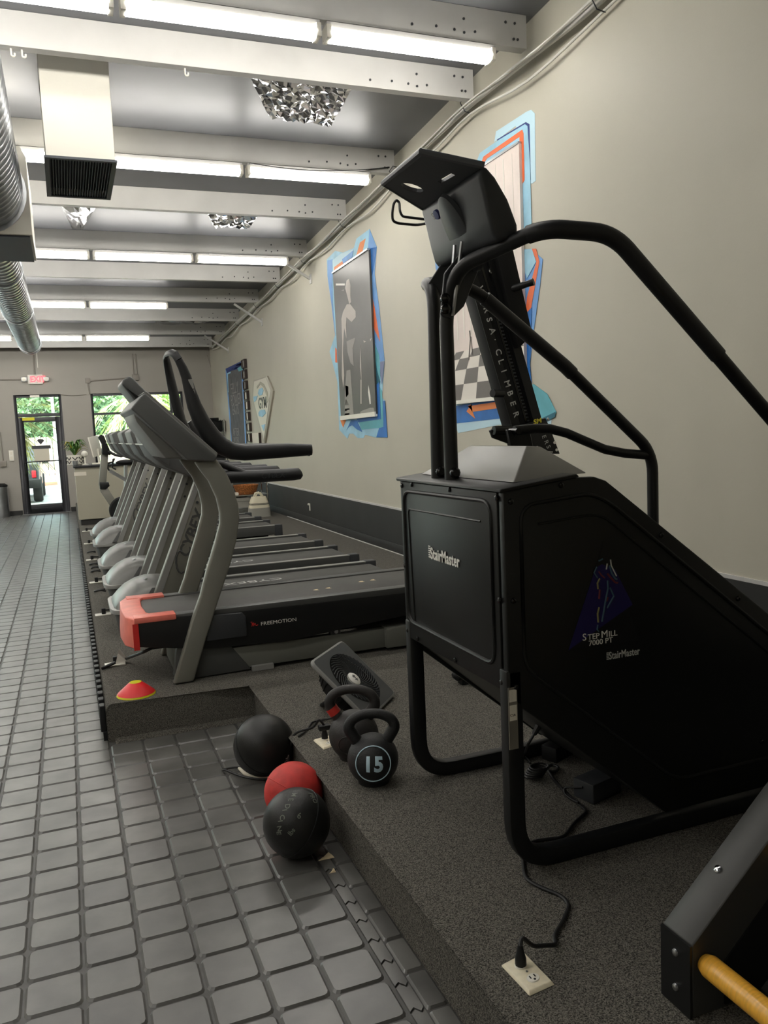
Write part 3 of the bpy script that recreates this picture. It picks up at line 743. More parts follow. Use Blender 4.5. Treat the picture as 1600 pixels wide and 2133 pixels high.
mb = MB(); rows = [(1.70, 1.83), (1.83, 1.95), (1.95, 2.04), (2.04, 2.1)]
yc = (y0+y1)/2-.1
for i, (a, b) in enumerate(rows):
    wa, wb_ = .27-.03*i, .27-.03*(i+1)
    for k in range(-5, 6):
        if (k+i) % 2: continue
        q = [(yc+k*wa, a), (yc+(k+1)*wa, a), (yc+(k+1)*wb_, b), (yc+k*wb_, b)]
        q = [(min(max(p[0], y0), y1), p[1]) for p in q]
        if abs(q[0][0]-q[1][0]) > .02: mb.poly3([(BXp-.003, p[0], p[1]) for p in q], (-1, 0, 0), .0006)
mb.build('printed_checks', 'print_check', b2)
mb = MB(); rr = random.Random(3)
for k in range(9):
    yy = y0+.08+k*(y1-y0-.1)/9; mb.poly3([(BXp-.002, yy, 2.2), (BXp-.002, yy+.02, 2.2), (BXp-.002, yy+.03+rr.uniform(-.02, .02), 3.4), (BXp-.002, yy+.015, 3.4)], (-1, 0, 0), .0005)
mb.build('printed_folds', 'print_floor', b2)
mb = MB()
mb.tube([(BXp-.003, 6.02, 2.02), (BXp-.003, 5.98, 2.18), (BXp-.003, 5.99, 2.25)], .006, 5).tube([(BXp-.003, 5.95, 2.05), (BXp-.003, 5.97, 2.2)], .005, 5)
mb.build('printed_chair_leg', 'print_check', b2)

# chalkboard with painted border, small frames, shield sign
Z5 = zoomer(460, 740, 10.667)
def z5(l): return [Z5(q) for q in l]
cb = thing('chalkboard', 'tall chalkboard with blue painted border and chalk lettering', 'chalkboard', tuple(PX(500, 925, XW)))
q = z5([(105, 300), (480, 118), (570, 2000), (235, 2000)]); MB().poly3([PX(a, b, XW-.018) for a, b in q], (1, 0, 0), .017).build('board', 'chalkboard', cb)
for l, m in [([(105, 300), (480, 118), (490, 220), (370, 290), (380, 310), (215, 350), (140, 400)], 'art_navy'), ([(105, 300), (140, 400), (165, 830), (215, 1400), (250, 2000), (235, 2000)], 'art_midblue'),
             ([(140, 400), (215, 360), (220, 395), (160, 425), (175, 820), (150, 830)], 'art_lightblue'), ([(370, 290), (490, 200), (490, 330), (400, 360)], 'art_teal'), ([(215, 310), (370, 250), (375, 290), (220, 350)], 'art_lightblue'),
             ([(450, 340), (490, 320), (515, 800), (570, 2000), (545, 2000), (480, 760)], 'art_midblue'), ([(330, 225), (480, 150), (480, 215), (340, 260)], 'art_grey')]:
    MB().poly3([PX(a, b, XW-.0185) for a, b in z5(l)], (-1, 0, 0), .001).build('painted_border', m, cb)
for (zx, zy, txt, s) in ((225, 870, 'FELLY', .30), (230, 1120, 'POWER', .30), (265, 1325, 'EATS', .28), (275, 1790, 'AFTER', .22), (290, 1950, 'WORK', .18)):
    p = PX(*Z5((zx, zy)), XW-.0185); MB().text(txt, p, (0, -1, 0), (0, 0, 1), s, .001, xs=1.0).build('chalk_lettering', 'chalk', cb)
fr0 = None
for i, (zx, zy, zx2, zy2) in enumerate([(470, 110, 550, 270), (480, 340, 565, 510), (505, 580, 580, 750), (525, 800, 605, 990), (545, 1020, 625, 1210), (560, 1265, 635, 1450), (580, 1500, 660, 1690), (598, 1735, 675, 1925)]):
    A, B = PX(*Z5((zx, zy)), XW-.03), PX(*Z5((zx2, zy2)), XW-.03)
    ya, yb_, za, zb_ = A.y, B.y, A.z, B.z
    names = ['topmost', 'second', 'third', 'fourth', 'fifth', 'sixth', 'seventh', 'lowest']
    t = thing('picture_frame', 'small brown picture frame, %s of the column beside the chalkboard' % names[i], 'frame', (XW, (ya+yb_)/2, zb_), 'frames in a column by the chalkboard')
    MB().bx(XW-.05, XW-.001, yb_, ya, zb_, zb_+.02).bx(XW-.05, XW-.001, yb_, ya, za-.02, za).bx(XW-.05, XW-.001, yb_, yb_+.03, zb_+.02, za-.02).bx(XW-.05, XW-.001, ya-.03, ya, zb_+.02, za-.02).build('frame_border', 'frame_brown', t)
    MB().bx(XW-.03, XW-.002, yb_+.03, ya-.03, zb_+.02, za-.02).build('frame_print', 'paper' if i > 2 else 'print_mid', t)
A, B = PX(*Z5((680, 1730)), XW-.03), PX(*Z5((860, 1965)), XW-.03)
t = thing('notice_frame', 'cream notice in a dark frame below the shield sign', 'frame', (XW, (A.y+B.y)/2, B.z))
MB().bx(XW-.02, XW-.001, B.y, A.y, B.z, A.z).build('notice', 'paper', t); MB().bx(XW-.04, XW-.001, B.y-.03, B.y, B.z, A.z).build('frame_edge', 'frame_brown', t)
sh = thing('shield_sign', 'silver diamond-shaped shield sign reading GYM with blue swirls', 'sign', tuple(PX(*Z5((970, 1950)), XW)))
def shp(l, name, m, x, t=.004): MB().poly3([PX(a, b, x) for a, b in z5(l)], (-1, 0, 0), t).build(name, m, sh)
MB().poly3([PX(a, b, XW-.03) for a, b in z5([(720, 560), (1020, 460), (1155, 790), (970, 1970), (690, 960)])], (1, 0, 0), .029).build('plate', 'shield_silver', sh, bevel=.006)
shp([(745, 585), (1010, 495), (1110, 790), (965, 1880), (720, 960)], 'inner_panel', 'shield_light', XW-.0305, .006)
shp([(800, 700), (880, 590), (960, 640), (1040, 820), (1060, 1000), (1030, 1060), (1020, 900), (960, 720), (880, 640), (810, 740)], 'swirl', 'shield_silver', XW-.037, .006)
shp([(850, 760), (920, 720), (950, 780), (920, 880), (860, 900), (830, 850)], 'swirl', 'art_lightblue', XW-.037, .005)
shp([(725, 920), (820, 900), (790, 1000), (745, 1040)], 'swirl', 'art_lightblue', XW-.037, .005)
shp([(840, 1280), (880, 1220), (980, 1210), (1005, 1290), (930, 1370), (850, 1350)], 'swirl', 'art_lightblue', XW-.037, .005)
shp([(905, 1560), (985, 1530), (960, 1680)], 'swirl', 'art_lightblue', XW-.037, .005)
p = PX(*Z5((845, 1190)), XW-.038); MB().text('GYM', p, (0, -1, 0), (0, 0, 1), .26, .003, off=.003, xs=1.1).build('lettering', 'bracket_grey', sh)
# small white coat hook on the wainscot
p = PX(646, 1056, XW-.02)
onemesh(MB().bx(p.x-.01, p.x, p.y-.012, p.y+.012, p.z-.05, p.z+.05).sph((p.x-.02, p.y, p.z+.04), .016, 8, 6), 'wall_hook', 'white_plastic', 'small white hook on the black wainscot', 'hook', tuple(p))
# speckled knock-out marks on the plaster
# ================================================================== STAIR CLIMBER
YN, YFR, XF = 1.97, 2.72, 1.112        # near side, far side, front panel
t = SM = thing('stair_climber', 'black stair climber machine with StepMill 7000 PT decal and tube handrails', 'stair climber', (1.7, 2.345, PLAT))
side = [(XF, 1.312), (1.35, 1.334), (1.415, 1.332), (1.455, 1.318), (1.49, 1.292), (2.47, .55), (2.47, .26), (1.66, .26), (XF, .72)]
for (a, b) in ((YN, YN+.03), (YFR-.03, YFR)):
    p = MB().prism(side, 'y', a, b).build('side_panel', 'panel_black', t, bevel=.006)
    if a == YN: near = p
MB().bx(XF-.004, XF+.02, YN+.032, YFR-.032, .735, 1.306).build('front_panel', 'panel_black', t, bevel=.004); fp = D.objects['front_panel']
# pressed rib outlines
def ribloop(pts, r, rad): 
    n = len(pts); ext = pts+[pts[0], pts[1]]
    f = fillet([(Vector(pts[-1])+Vector(pts[0]))/2]+pts+[(Vector(pts[-1])+Vector(pts[0]))/2], rad, 5)
    return MB().tube(f, r, 8)
ribloop([(XF-.004, 2.035, 1.278), (XF-.004, 2.675, 1.272), (XF-.004, 2.675, .80), (XF-.004, 2.035, .80)], .007, .05).build('pressed_rib', 'panel_black', fp, smooth=True)
inset = [(1.165, YN, 1.265), (1.40, YN, 1.285), (1.47, YN, 1.25), (2.40, YN, .53), (2.40, YN, .36), (1.70, YN, .36), (1.165, YN, .80)]
ribloop(inset, .006, .05).build('pressed_rib', 'panel_black', near, smooth=True)
inset2 = [(1.22, YN, 1.21), (1.43, YN, 1.225), (2.2, YN, .62)]
MB().tube(fillet(inset2, .05), .0035, 6).build('pressed_rib', 'panel_black', near, smooth=True)
MB().tube(fillet([(XF-.004, 2.62, .81), (XF-.004, 2.64, 1.21), (XF-.004, 2.1, 1.215)], .02), .0035, 6).build('pressed_rib', 'panel_black', fp, smooth=True)
# screws
for (y, z) in ((2.0, 1.29), (2.3, 1.298), (2.6, 1.298), (2.69, 1.29), (2.0, 1.0), (2.69, 1.0), (2.0, .76), (2.3, .748), (2.6, .75), (2.69, .76)):
    MB().lathe([(.009, 0), (.008, .004), (.004, .006)], (XF-.004, y, z), 8, Matrix.Rotation(-math.pi/2, 3, 'Y')).build('screw', 'black_gloss', fp)
for (x, z) in ((1.135, 1.28), (1.135, 1.0), (1.135, .75), (1.3, 1.315), (1.65, 1.14), (1.95, .91), (2.15, .76), (2.2, .5), (2.05, .42)):
    MB().lathe([(.009, 0), (.008, .004), (.004, .006)], (x, YN, z), 8, Matrix.Rotation(math.pi/2, 3, 'X')).build('screw', 'black_gloss', near)
# lettering on the front panel
fx = XF-.0065
p = PX(897, 1160, fx); L = (PX(897, 1160, fx)-PX(965, 1182, fx)).length
MB().text('StairMaster', (fx, p.y, p.z-.005), (0, -1, 0), (0, 0, 1), .054, .0008, off=.0011, spacing=1.05, xs=.82).build('front_lettering', 'print_white', fp)
mb = MB()
for k in range(6): mb.bx(fx-.0008, fx+.0008, p.y, p.y+.014, p.z-.003+k*.0072, p.z+.001+k*.0072)
mb.build('lettering_speed_lines', 'print_white', fp)
# decal on the side panel
dy = YN-.0012
def SP(x, y): return PY(x, y, dy)
Z6 = zoomer(1170, 1110, 7.357)
def z6(l): return [SP(*Z6(q)) for q in l]
MB().poly3(z6([(655, 140), (1190, 1640), (100, 1810)]), (0, 1, 0), .0008).build('decal_triangle', 'decal_black', near)
dy = YN-.002
MB().poly3(z6([(520, 540), (620, 480), (820, 560), (1090, 1100), (105, 1800)]), (0, 1, 0), .0006).build('decal_violet', 'decal_violet', near)
dy = YN-.003
def line(l, m, r=.0022): MB().tube(z6(l), r, 6).build('decal_figure', m, near, smooth=True)
line([(570, 430), (630, 400)], 'neon_blue'); line([(540, 520), (500, 610), (550, 690)], 'neon_blue'); line([(570, 590), (610, 650), (660, 690)], 'neon_red'); line([(700, 470), (685, 560)], 'print_grey')
line([(750, 410), (760, 500), (840, 660)], 'print_grey'); line([(735, 500), (770, 620), (820, 700), (850, 712)], 'neon_blue', .003); line([(700, 625), (820, 760), (860, 765)], 'neon_red', .003)
line([(585, 700), (550, 770), (560, 860)], 'neon_yellow', .003); line([(585, 870), (575, 1010)], 'neon_red', .003); line([(705, 730), (710, 850), (670, 1060), (620, 1360)], 'neon_blue', .0028)
line([(740, 840), (800, 970), (700, 1150)], 'neon_blue', .0028); line([(712, 985), (690, 1050)], 'neon_red'); line([(575, 1140), (552, 1240), (562, 1370)], 'neon_yellow', .003); line([(555, 1410), (545, 1480), (570, 1510)], 'neon_blue')
dy = YN-.0022
a, b = SP(*Z6((318, 1655))), SP(*Z6((1060, 1520)))
MB().text('S', a, (1, 0, 0), (0, 0, 1), .030, .0006, off=.0, xs=1.08).text('TEP', (a.x+.0185, dy, a.z), (1, 0, 0), (0, 0, 1), .024, .0006, off=.0, xs=1.08).text('M', (a.x+.0655, dy, a.z), (1, 0, 0), (0, 0, 1), .030, .0006, off=.0, xs=1.08).text('ILL', (a.x+.092, dy, a.z), (1, 0, 0), (0, 0, 1), .024, .0006, off=.0, xs=1.08).build('side_lettering', 'print_white', near)
a = SP(*Z6((415, 1735))); MB().text('7000 PT', a, (1, 0, 0), (0, 0, 1), .023, .0006, off=.0, xs=1.1).build('side_lettering', 'print_white', near)
a = SP(*Z6((725, 1955))); MB().text('StairMaster', (a.x, dy, a.z+.003), (1, 0, 0), (0, 0, 1), .032, .0006, off=.0004, spacing=1.02, xs=.74).build('side_lettering', 'print_grey', near)
mb = MB()
for k in range(5): mb.bx(a.x-.008, a.x, dy-.0006, dy+.0006, a.z+.003+k*.0048, a.z+.0055+k*.0048)
mb.build('lettering_speed_lines', 'print_grey', near)
# top cover, hood, underside
MB().prism([(XF-.012, 1.306), (XF-.012, 1.318), (1.35, 1.345), (1.36, 1.335)], 'y', YN-.006, YFR+.006).build('top_cover', 'panel_black', t, bevel=.003, seg=1)
hx0, hx1, hxr, hz, hzr = 1.175, 1.425, 1.305, 1.34, 1.425
v = [(hx0, 2.02, hz-.012), (hx1, 2.02, hz), (hx1, 2.67, hz), (hx0, 2.67, hz-.012), (hxr, 2.16, hzr), (hxr, 2.53, hzr), (hxr+.05, 2.16, hzr-.004), (hxr+.05, 2.53, hzr-.004)]
MB().add(v, [(0, 3, 5, 4), (0, 4, 6, 1), (3, 2, 7, 5), (4, 5, 7, 6), (6, 7, 2, 1), (0, 1, 2, 3)]).build('hood', 'hood_grey', t, bevel=.004)
MB().loops([(XF+.02, YN+.03, .725), (1.66, YN+.03, .265), (1.66, YFR-.03, .265), (XF+.02, YFR-.03, .725)], [(XF+.02, YN+.03, .74), (1.66, YN+.03, .28), (1.66, YFR-.03, .28), (XF+.02, YFR-.03, .74)]).build('belly_plate', 'panel_black', t)
# revolving steps on the user's side
for k in range(5):
    x, z = 1.52+.2*k, 1.02-.155*k
    s_ = MB().bx(x, x+.22, YN+.05, YFR-.05, z-.03, z).bx(x, x+.015, YN+.05, YFR-.05, z-.15, z-.03).build('step', 'bracket_grey', t, bevel=.003, seg=1)
# legs and skids
for (yy) in (YN+.022, YFR-.03):
    path = fillet([(1.132, yy, .80), (1.132, yy, PLAT+.027), (2.47, yy, PLAT+.027)], .13, 8)
    MB().bar(path, .044, .054, (0, 1, 0)).build('leg_frame', 'black_metal', t, bevel=.008)
MB().bar([(2.45, YN+.044, PLAT+.027), (2.45, YFR-.052, PLAT+.027)], .05, .05, (0, 0, 1)).build('cross_bar', 'black_metal', t)
lb = MB().bx(1.108, 1.137, YN-.0035, YN-.001, .57, .752).build('rating_label', 'label_metal', t, label='metal rating label on the leg')
MB().bx(1.111, 1.134, YN-.0045, YN-.0036, .655, .70).bx(1.111, 1.134, YN-.0045, YN-.0036, .71, .745).build('label_print', 'paper', lb)
MB().text('CSA', (1.1115, YN-.0048, .668), (1, 0, 0), (0, 0, 1), .010, .0003).build('label_mark', 'black_matte', lb)
# handrails
RT = .0225
nr = fillet([(1.158, 2.385, 1.318), (1.158, 2.385, 1.86), (1.175, 2.33, 1.985), (1.31, 2.05, 2.045), (1.535, 2.03, 2.035), (2.16, 2.02, 1.455), (2.35, 2.02, 1.27), (2.38, 2.02, .62)], .07, 7)
h = MB().tube(nr, RT, 14).build('handrail', 'black_metal', t, smooth=True)
MB().tube(fillet([(1.25, 2.175, 2.018), (1.31, 2.05, 2.045), (1.535, 2.03, 2.035), (1.92, 2.022, 1.678)], .07, 7)[2:], RT+.004, 14).build('rail_sleeve', 'grip_black', h, smooth=True)
frp = fillet([(1.162, 2.50, 1.318), (1.172, 2.50, 1.95), (1.20, 2.64, 1.995), (1.40, 2.68, 1.995), (1.80, 2.68, 1.70), (2.205, 2.68, 1.352), (2.205, 2.68, .75)], .085, 7)
h2 = MB().tube(frp, RT, 14).build('handrail', 'black_metal', t, smooth=True)
MB().tube([(1.46, 2.68, 1.952), (1.80, 2.68, 1.70), (1.83, 2.68, 1.674)], RT+.004, 14).build('rail_sleeve', 'grip_black', h2, smooth=True)
lr = [PY(1072, 897, 2.69), PY(1110, 893, 2.69), PY(1145, 893, 2.69), PY(1180, 902, 2.69), PY(1215, 917, 2.69), PY(1260, 936, 2.69), PY(1300, 944, 2.69), PY(1347, 948, 2.68)]
lrail = MB().tube(lr, .0185, 12).build('lower_handrail', 'black_metal', t, smooth=True)
MB().cyl(lr[0]+Vector((0, -.03, -.002)), lr[0]+Vector((0, .03, -.002)), .012, 10).build('hinge_pin', 'black_gloss', lrail)
MB().prism([(lr[0].x-.03, lr[0].z+.005), (lr[0].x+.07, lr[0].z), (lr[0].x+.10, 1.33), (lr[0].x-.0, 1.33)], 'y', 2.695, 2.71).build('rail_bracket', 'black_metal', t, bevel=.003, seg=1)
for (x, y, z) in ((1.158, 2.385, 1.345), (1.162, 2.50, 1.345)):
    MB().lathe([(.018, 0), (.018, .008), (.012, .014)], (x, y-RT, z), 10, Matrix.Rotation(math.pi/2, 3, 'X')).build('bolt', 'black_gloss', t, smooth=True)
# console mast bracket and console
yb = 2.36
def B(l): return [(PY(a, b, yb).x, PY(a, b, yb).z) for a, b in l]
MB().prism(B([(917, 655), (925, 570), (960, 525), (965, 460), (1010, 455), (1010, 530), (985, 590), (966, 638), (940, 664), (922, 660)]), 'y', yb-.004, yb+.004).build('console_bracket', 'bracket_grey', t, bevel=.002, seg=1)
MB().prism([(p[0]+.02, p[1]) for p in B([(925, 570), (955, 525), (960, 460), (1005, 455), (1000, 530), (975, 590), (950, 640)])], 'y', yb+.16, yb+.168).build('console_bracket', 'bracket_grey', t, bevel=.002, seg=1)
for (a, b) in ((926, 622), (927, 644)):
    q = PY(a, b, yb-.006); MB().lathe([(.016, 0), (.016, .01), (.008, .016)], q, 10, Matrix.Rotation(math.pi/2, 3, 'X')).build('bolt', 'black_gloss', t, smooth=True)
# console body: sloped back shell with a shade hood reaching forward
Yn, Yf = 2.14, 2.55
back = [(1.158, 2.212), (1.172, 2.16), (1.188, 2.09), (1.20, 2.045), (1.215, 2.025)]
front = [(1.285, 2.035), (1.284, 2.075), (1.255, 2.145), (1.215, 2.205), (1.18, 2.238)]
cons = MB().prism(back+front, 'y', Yn, Yf).build('console_body', 'bracket_grey', t, bevel=.012, seg=3)
top1 = [Vector(p) for p in ((1.178, 2.145, 2.228), (1.172, 2.545, 2.214), (.998, 2.475, 2.262), (1.008, 2.205, 2.272))]
U = (top1[2]-top1[3]).normalized(); V = (top1[0]-top1[3]).normalized(); V = (V-U*U.dot(V)).normalized(); N = U.cross(V).normalized()
if N.z < 0: N = -N
def in_plane(px, py):
    d = ray(px, py); o = top1[3]; return CAM + d*((o-CAM).dot(N)/d.dot(N))
top1 = [p - N*(p-top1[3]).dot(N) for p in top1]
h0, h1 = in_plane(836, 383), in_plane(881, 399); hh = (h0+h1)/2; hu = (h1-h0)/2; hv = N.cross(hu).normalized()*.024
holes = [[hh+hu*math.cos(a_)+hv*math.sin(a_) for a_ in [2*math.pi*k/14 for k in range(14)]]]
s0 = in_plane(915, 380); s1 = in_plane(944, 363); sd = (s1-s0); sn = N.cross(sd).normalized()*.007
holes.append([s0-sn, s1-sn, s1+sn, s0+sn])
hd = holed_plate(top1, holes, N, .012).build('console_hood', 'hood_lit_grey', t)
MB().tube([top1[1]+N*.008, top1[2]+N*.008, top1[3]+N*.008, top1[0]+N*.008], .011, 8).build('hood_lip', 'hood_lit_grey', hd, smooth=True)
# round boss and emblem on the back shell
bn = Vector((-.88, 0, -.47)).normalized()
RB = bn.to_track_quat('Z', 'Y').to_matrix()
bc = Vector((1.182, 2.345, 2.12))
MB().lathe([(.13, -.01), (.125, .004), (.115, .007), (.001, .008)], bc+Vector((.012, 0, -.03)), 36, RB @ Matrix.Diagonal((.5, 1, 1))).build('console_boss', 'bracket_grey', cons, smooth=True)
MB().lathe([(.016, .004), (.015, .0125), (.001, .013)], bc+Vector((-.012, .09, .055)), 20, RB).build('emblem', 'blue_badge', cons)
MB().text('S', bc+Vector((-.012, .09, .055))+bn*.0175+Vector((0, .008, -.011)), (0, -1, 0), (-.47, 0, .88), .03, .0006).build('emblem_mark', 'print_grey', cons)
MB().cyl((1.185, 2.36, 2.06), (1.165, 2.37, 1.86), .006, 6).cyl((1.185, 2.31, 2.06), (1.165, 2.35, 1.84), .006, 6).build('mast_wire', 'steel', t)
for (yy, sg) in ((2.66, 1), (2.03, -1)):
    w0 = [PY(a, b, c_) for a, b, c_ in ((925, 455, 2.6), (885, 457, 2.66), (838, 451, 2.68), (833, 440, 2.68), (832, 422, 2.70), (826, 416, 2.70), (820, 424, 2.70), (817, 445, 2.70), (818, 460, 2.70), (828, 465, 2.70), (868, 469, 2.69), (885, 466, 2.66), (918, 457, 2.6))]
    if sg < 0: w0 = [PY(a, b, c_) for a, b, c_ in ((1070, 492, 2.16), (1090, 480, 2.12), (1112, 467, 2.09), (1117, 471, 2.09), (1117, 490, 2.10), (1085, 498, 2.14))]
    MB().tube(fillet(w0, .015, 3), .0045, 8).build('wire_rack', 'black_metal', t, smooth=True)

# ================================================================== VERTICAL CLIMBER BEHIND IT
YV = 3.62
vc = thing('vertical_climber', 'tall leaning black climbing mast lettered VERSA CLIMBER behind the stair climber', 'climber', (2.6, YV, PLAT))
def V2(x, y): p = PY(x, y, YV); return Vector((p.x, YV, p.z))
tl, bl = V2(985, 610), V2(1066, 890); tr_, br_ = V2(1066, 610), V2(1140, 925)
dl_ = (tl-bl).normalized(); wd = (tr_-tl); 
base = bl - dl_*((bl.z-PLAT-.05)/dl_.z); topp = bl + dl_*((2.62-bl.z)/dl_.z)
W = Vector((.185, 0, 0))
mast = MB().loops([base+Vector((0, 0, 0)), base+W, base+W+Vector((0, .1, 0)), base+Vector((0, .1, 0))], [topp, topp+W, topp+W+Vector((0, .1, 0)), topp+Vector((0, .1, 0))]).build('mast', 'black_matte', vc, bevel=.006)
for (a, m_, w_, pr) in ((.0, 'black_metal', .05, .006), (.085, 'black_gloss', .012, .004), (.125, 'black_metal', .05, .02)):
    u = Vector((a, -pr, 0)); MB().loops([base+u, base+u+Vector((w_, 0, 0)), base+Vector((a+w_, -.001, 0)), base+Vector((a, -.001, 0))], [topp+u, topp+u+Vector((w_, 0, 0)), topp+Vector((a+w_, -.001, 0)), topp+Vector((a, -.001, 0))]).build('mast_channel', m_, mast)
mb = MB(); L = (topp-base).length
for k in range(60):
    q = base+dl_*(L*.35+k*.018)+Vector((.102, -.006, 0)); mb.cb(q, (.012, .006, .007))
mb.build('chain', 'bracket_grey', mast)
txt = 'VERSA\u00b7CLIMBER'; x0p, y0p, x1p, y1p = 990, 607, 1064, 868
for i, ch in enumerate(txt):
    s_ = i/12.0; q = V2(x0p+(x1p-x0p)*s_+2, y0p+(y1p-y0p)*s_)
    MB().text(ch, q+Vector((.004, -.0068, .02)), -dl_, (-dl_.cross(Vector((0, -1, 0)))) if False else Vector((0, 1, 0)).cross(dl_), .045, .0005, off=.0006).build('mast_lettering', 'print_grey', mast)
# slack boxes on the mast, pegs, foot carriage
q = V2(1075, 600)
MB().loops([V2(1012, 490)+Vector((0, -.06, 0)), V2(1048, 490)+Vector((0, -.06, 0)), V2(1048, 490), V2(1012, 490)], [V2(1068, 728)+Vector((0, -.06, 0)), V2(1097, 700)+Vector((0, -.06, 0)), V2(1097, 700), V2(1068, 728)]).build('upper_guard', 'black_matte', vc, bevel=.004)
a, b = V2(1052, 607)+Vector((0, -.03, 0)), V2(1083, 599)+Vector((0, -.13, .005)); MB().tube([a, a.lerp(b, .8), b], [.02, .016, .018], 12).build('hand_peg', 'black_metal', vc, smooth=True)
a, b = V2(1045, 820)+Vector((0, -.01, 0)), V2(1020, 820)+Vector((0, -.03, 0)); MB().tube([a, b], [.02, .02], 12).build('foot_peg', 'black_metal', vc, smooth=True)
q = V2(1020, 565); MB().lathe([(.014, 0), (.014, .01), (.008, .012), (.008, .008)], q+Vector((0, -.008, 0)), 12, Matrix.Rotation(math.pi/2, 3, 'X')).build('mast_bolt', 'chrome', vc)
c1 = [(1006, 897), (1012, 912), (1063, 931), (1072, 945), (1150, 945), (1128, 888), (1120, 871), (1095, 880), (1062, 888), (1020, 889)]
MB().loops([V2(a, b)+Vector((0, -.075, 0)) for a, b in c1], [V2(a, b)+Vector((0, -.055, 0)) for a, b in c1]).build('carriage_plate', 'black_metal', vc, bevel=.004)
MB().tube([V2(1010, 897)+Vector((0, -.09, 0)), V2(1062, 896)+Vector((0, -.09, 0))], .022, 12).build('carriage_tube', 'black_gloss', vc, smooth=True)
q = V2(1095, 885)+Vector((0, -.0765, 0)); MB().text('SM', q, (.97, 0, .2), (0, 0, 1), .034, .0006, off=.001, xs=1.15).build('carriage_lettering', 'sm_yellow', vc)
for (a, b, m_) in ((1124, 874, 'steel'), (1102, 932, 'steel'), (1138, 922, 'white_plastic'), (1142, 937, 'white_plastic')):
    MB().lathe([(.008, 0), (.007, .004), (.001, .005)], V2(a, b)+Vector((0, -.078, 0)), 10, Matrix.Rotation(math.pi/2, 3, 'X')).build('rivet', m_, vc)
for i, ch in enumerate('ERSA'):
    q = V2(1112+i*4.6, 908+i*10.5)+Vector((0, -.0765, 0)); MB().text(ch, q, -dl_, Vector((0, 1, 0)).cross(dl_), .034, .0005).build('carriage_lettering', 'print_grey', vc)
# floor frame
MB().bar([(base.x+.1, YV+.05, PLAT+.04), (1.80, YV+.05, PLAT+.04)], .07, .05, (0, 1, 0)).build('floor_beam', 'black_metal', vc, bevel=.006)
MB().bar([(base.x+.09, YV-.35, PLAT+.035), (base.x+.09, YV+.45, PLAT+.035)], .07, .05, (1, 0, 0)).build('floor_beam', 'black_metal', vc, bevel=.006)
fp_ = PZ(966, 1424, PLAT)
MB().bar([(1.80, YV+.05, PLAT+.045), (1.80, fp_.y-.02, PLAT+.045)], .055, .05, (1, 0, 0)).build('floor_beam', 'black_metal', vc, bevel=.006)
MB().tube([(1.95, fp_.y, PLAT+.055), (1.80, fp_.y, PLAT+.055), (1.745, fp_.y, PLAT+.052), (1.725, fp_.y, PLAT+.05)], [.035, .035, .033, .012], 12).build('foot_pad', 'rubber', vc, smooth=True)
MB().bx(1.765, 1.83, fp_.y-.025, fp_.y+.025, PLAT+.001, PLAT+.03).build('foot_block', 'rubber', vc)

# ================================================================== LADDER CLIMBER (only its foot is in view)
lc = thing('ladder_climber', 'inclined black ladder climber with varnished wooden rung', 'climber', (1.6, 1.0, PLAT))
sl_ = Vector((.307, 0, .269)).normalized(); ang = math.atan2(.269, .307)
def rail(yA, yB):
    z0, z1 = PLAT, .359; x0 = 1.172; LX = 1.55; k = math.tan(ang)
    return [(x0, z0), (x0, z1), (x0+LX, z1+LX*k), (x0+LX, z1+LX*k-.17/math.cos(ang)), (x0+.20, z0)]
for (yA, yB) in ((1.312, 1.405), (.46, .553)):
    r_ = MB().prism(rail(yA, yB), 'y', yA, yB).build('side_rail', 'ladder_grey', lc, bevel=.003, seg=1)
    ep = MB().bx(1.166, 1.1719, yA, yB, PLAT+.001, .357).build('end_plate', 'black_metal', r_)
    for (yy, z) in ((yA+.045, .318), (yA+.045, .236)):
        MB().lathe([(.0085, 0), (.0075, .004), (.003, .0065)], (1.166, yy, z), 12, Matrix.Rotation(-math.pi/2, 3, 'Y')).build('rivet', 'steel', r_, smooth=True)
    q = Vector((1.172, (yA+yB)/2+.012, .359))+sl_*.17
    MB().lathe([(.010, 0), (.009, .004), (.003, .007)], q, 12, Vector((-math.sin(ang), 0, math.cos(ang))).to_track_quat('Z', 'Y').to_matrix()).build('rivet', 'chrome', r_, smooth=True)
    MB().prism([(1.26, PLAT+.01), (1.26, .30), (1.172+1.5, .36+1.5*math.tan(ang)-.14), (1.172+1.5, .36+1.5*math.tan(ang)-.20), (1.40, PLAT+.01)], 'y', yA-.004 if yA > 1 else yB, yA if yA > 1 else yB+.004).build('inner_panel', 'black_matte', r_)
for k in range(5):
    c = Vector((1.205, 0, .312))+sl_*(.30*k)
    MB().tube([(c.x, 1.31, c.z), (c.x, 1.295, c.z), (c.x, .57, c.z), (c.x, .555, c.z)], [.020, .0255, .0255, .020], 18).build('rung', 'wood_rung', lc, smooth=True)
MB().loops([(1.36, .556, PLAT+.012), (1.36, 1.305, PLAT+.012), (2.7, 1.305, PLAT+.012+1.34*math.tan(ang)*.93), (2.7, .556, PLAT+.012+1.34*math.tan(ang)*.93)], [(1.36, .556, PLAT+.02), (1.36, 1.305, PLAT+.02), (2.7, 1.305, PLAT+.02+1.34*math.tan(ang)*.93), (2.7, .556, PLAT+.02+1.34*math.tan(ang)*.93)]).build('belly_pan', 'ladder_grey', lc)
for yy in (.50, 1.36): MB().bx(2.6, 2.68, yy-.03, yy+.03, PLAT, 1.42).build('rear_leg', 'black_metal', lc, bevel=.004)
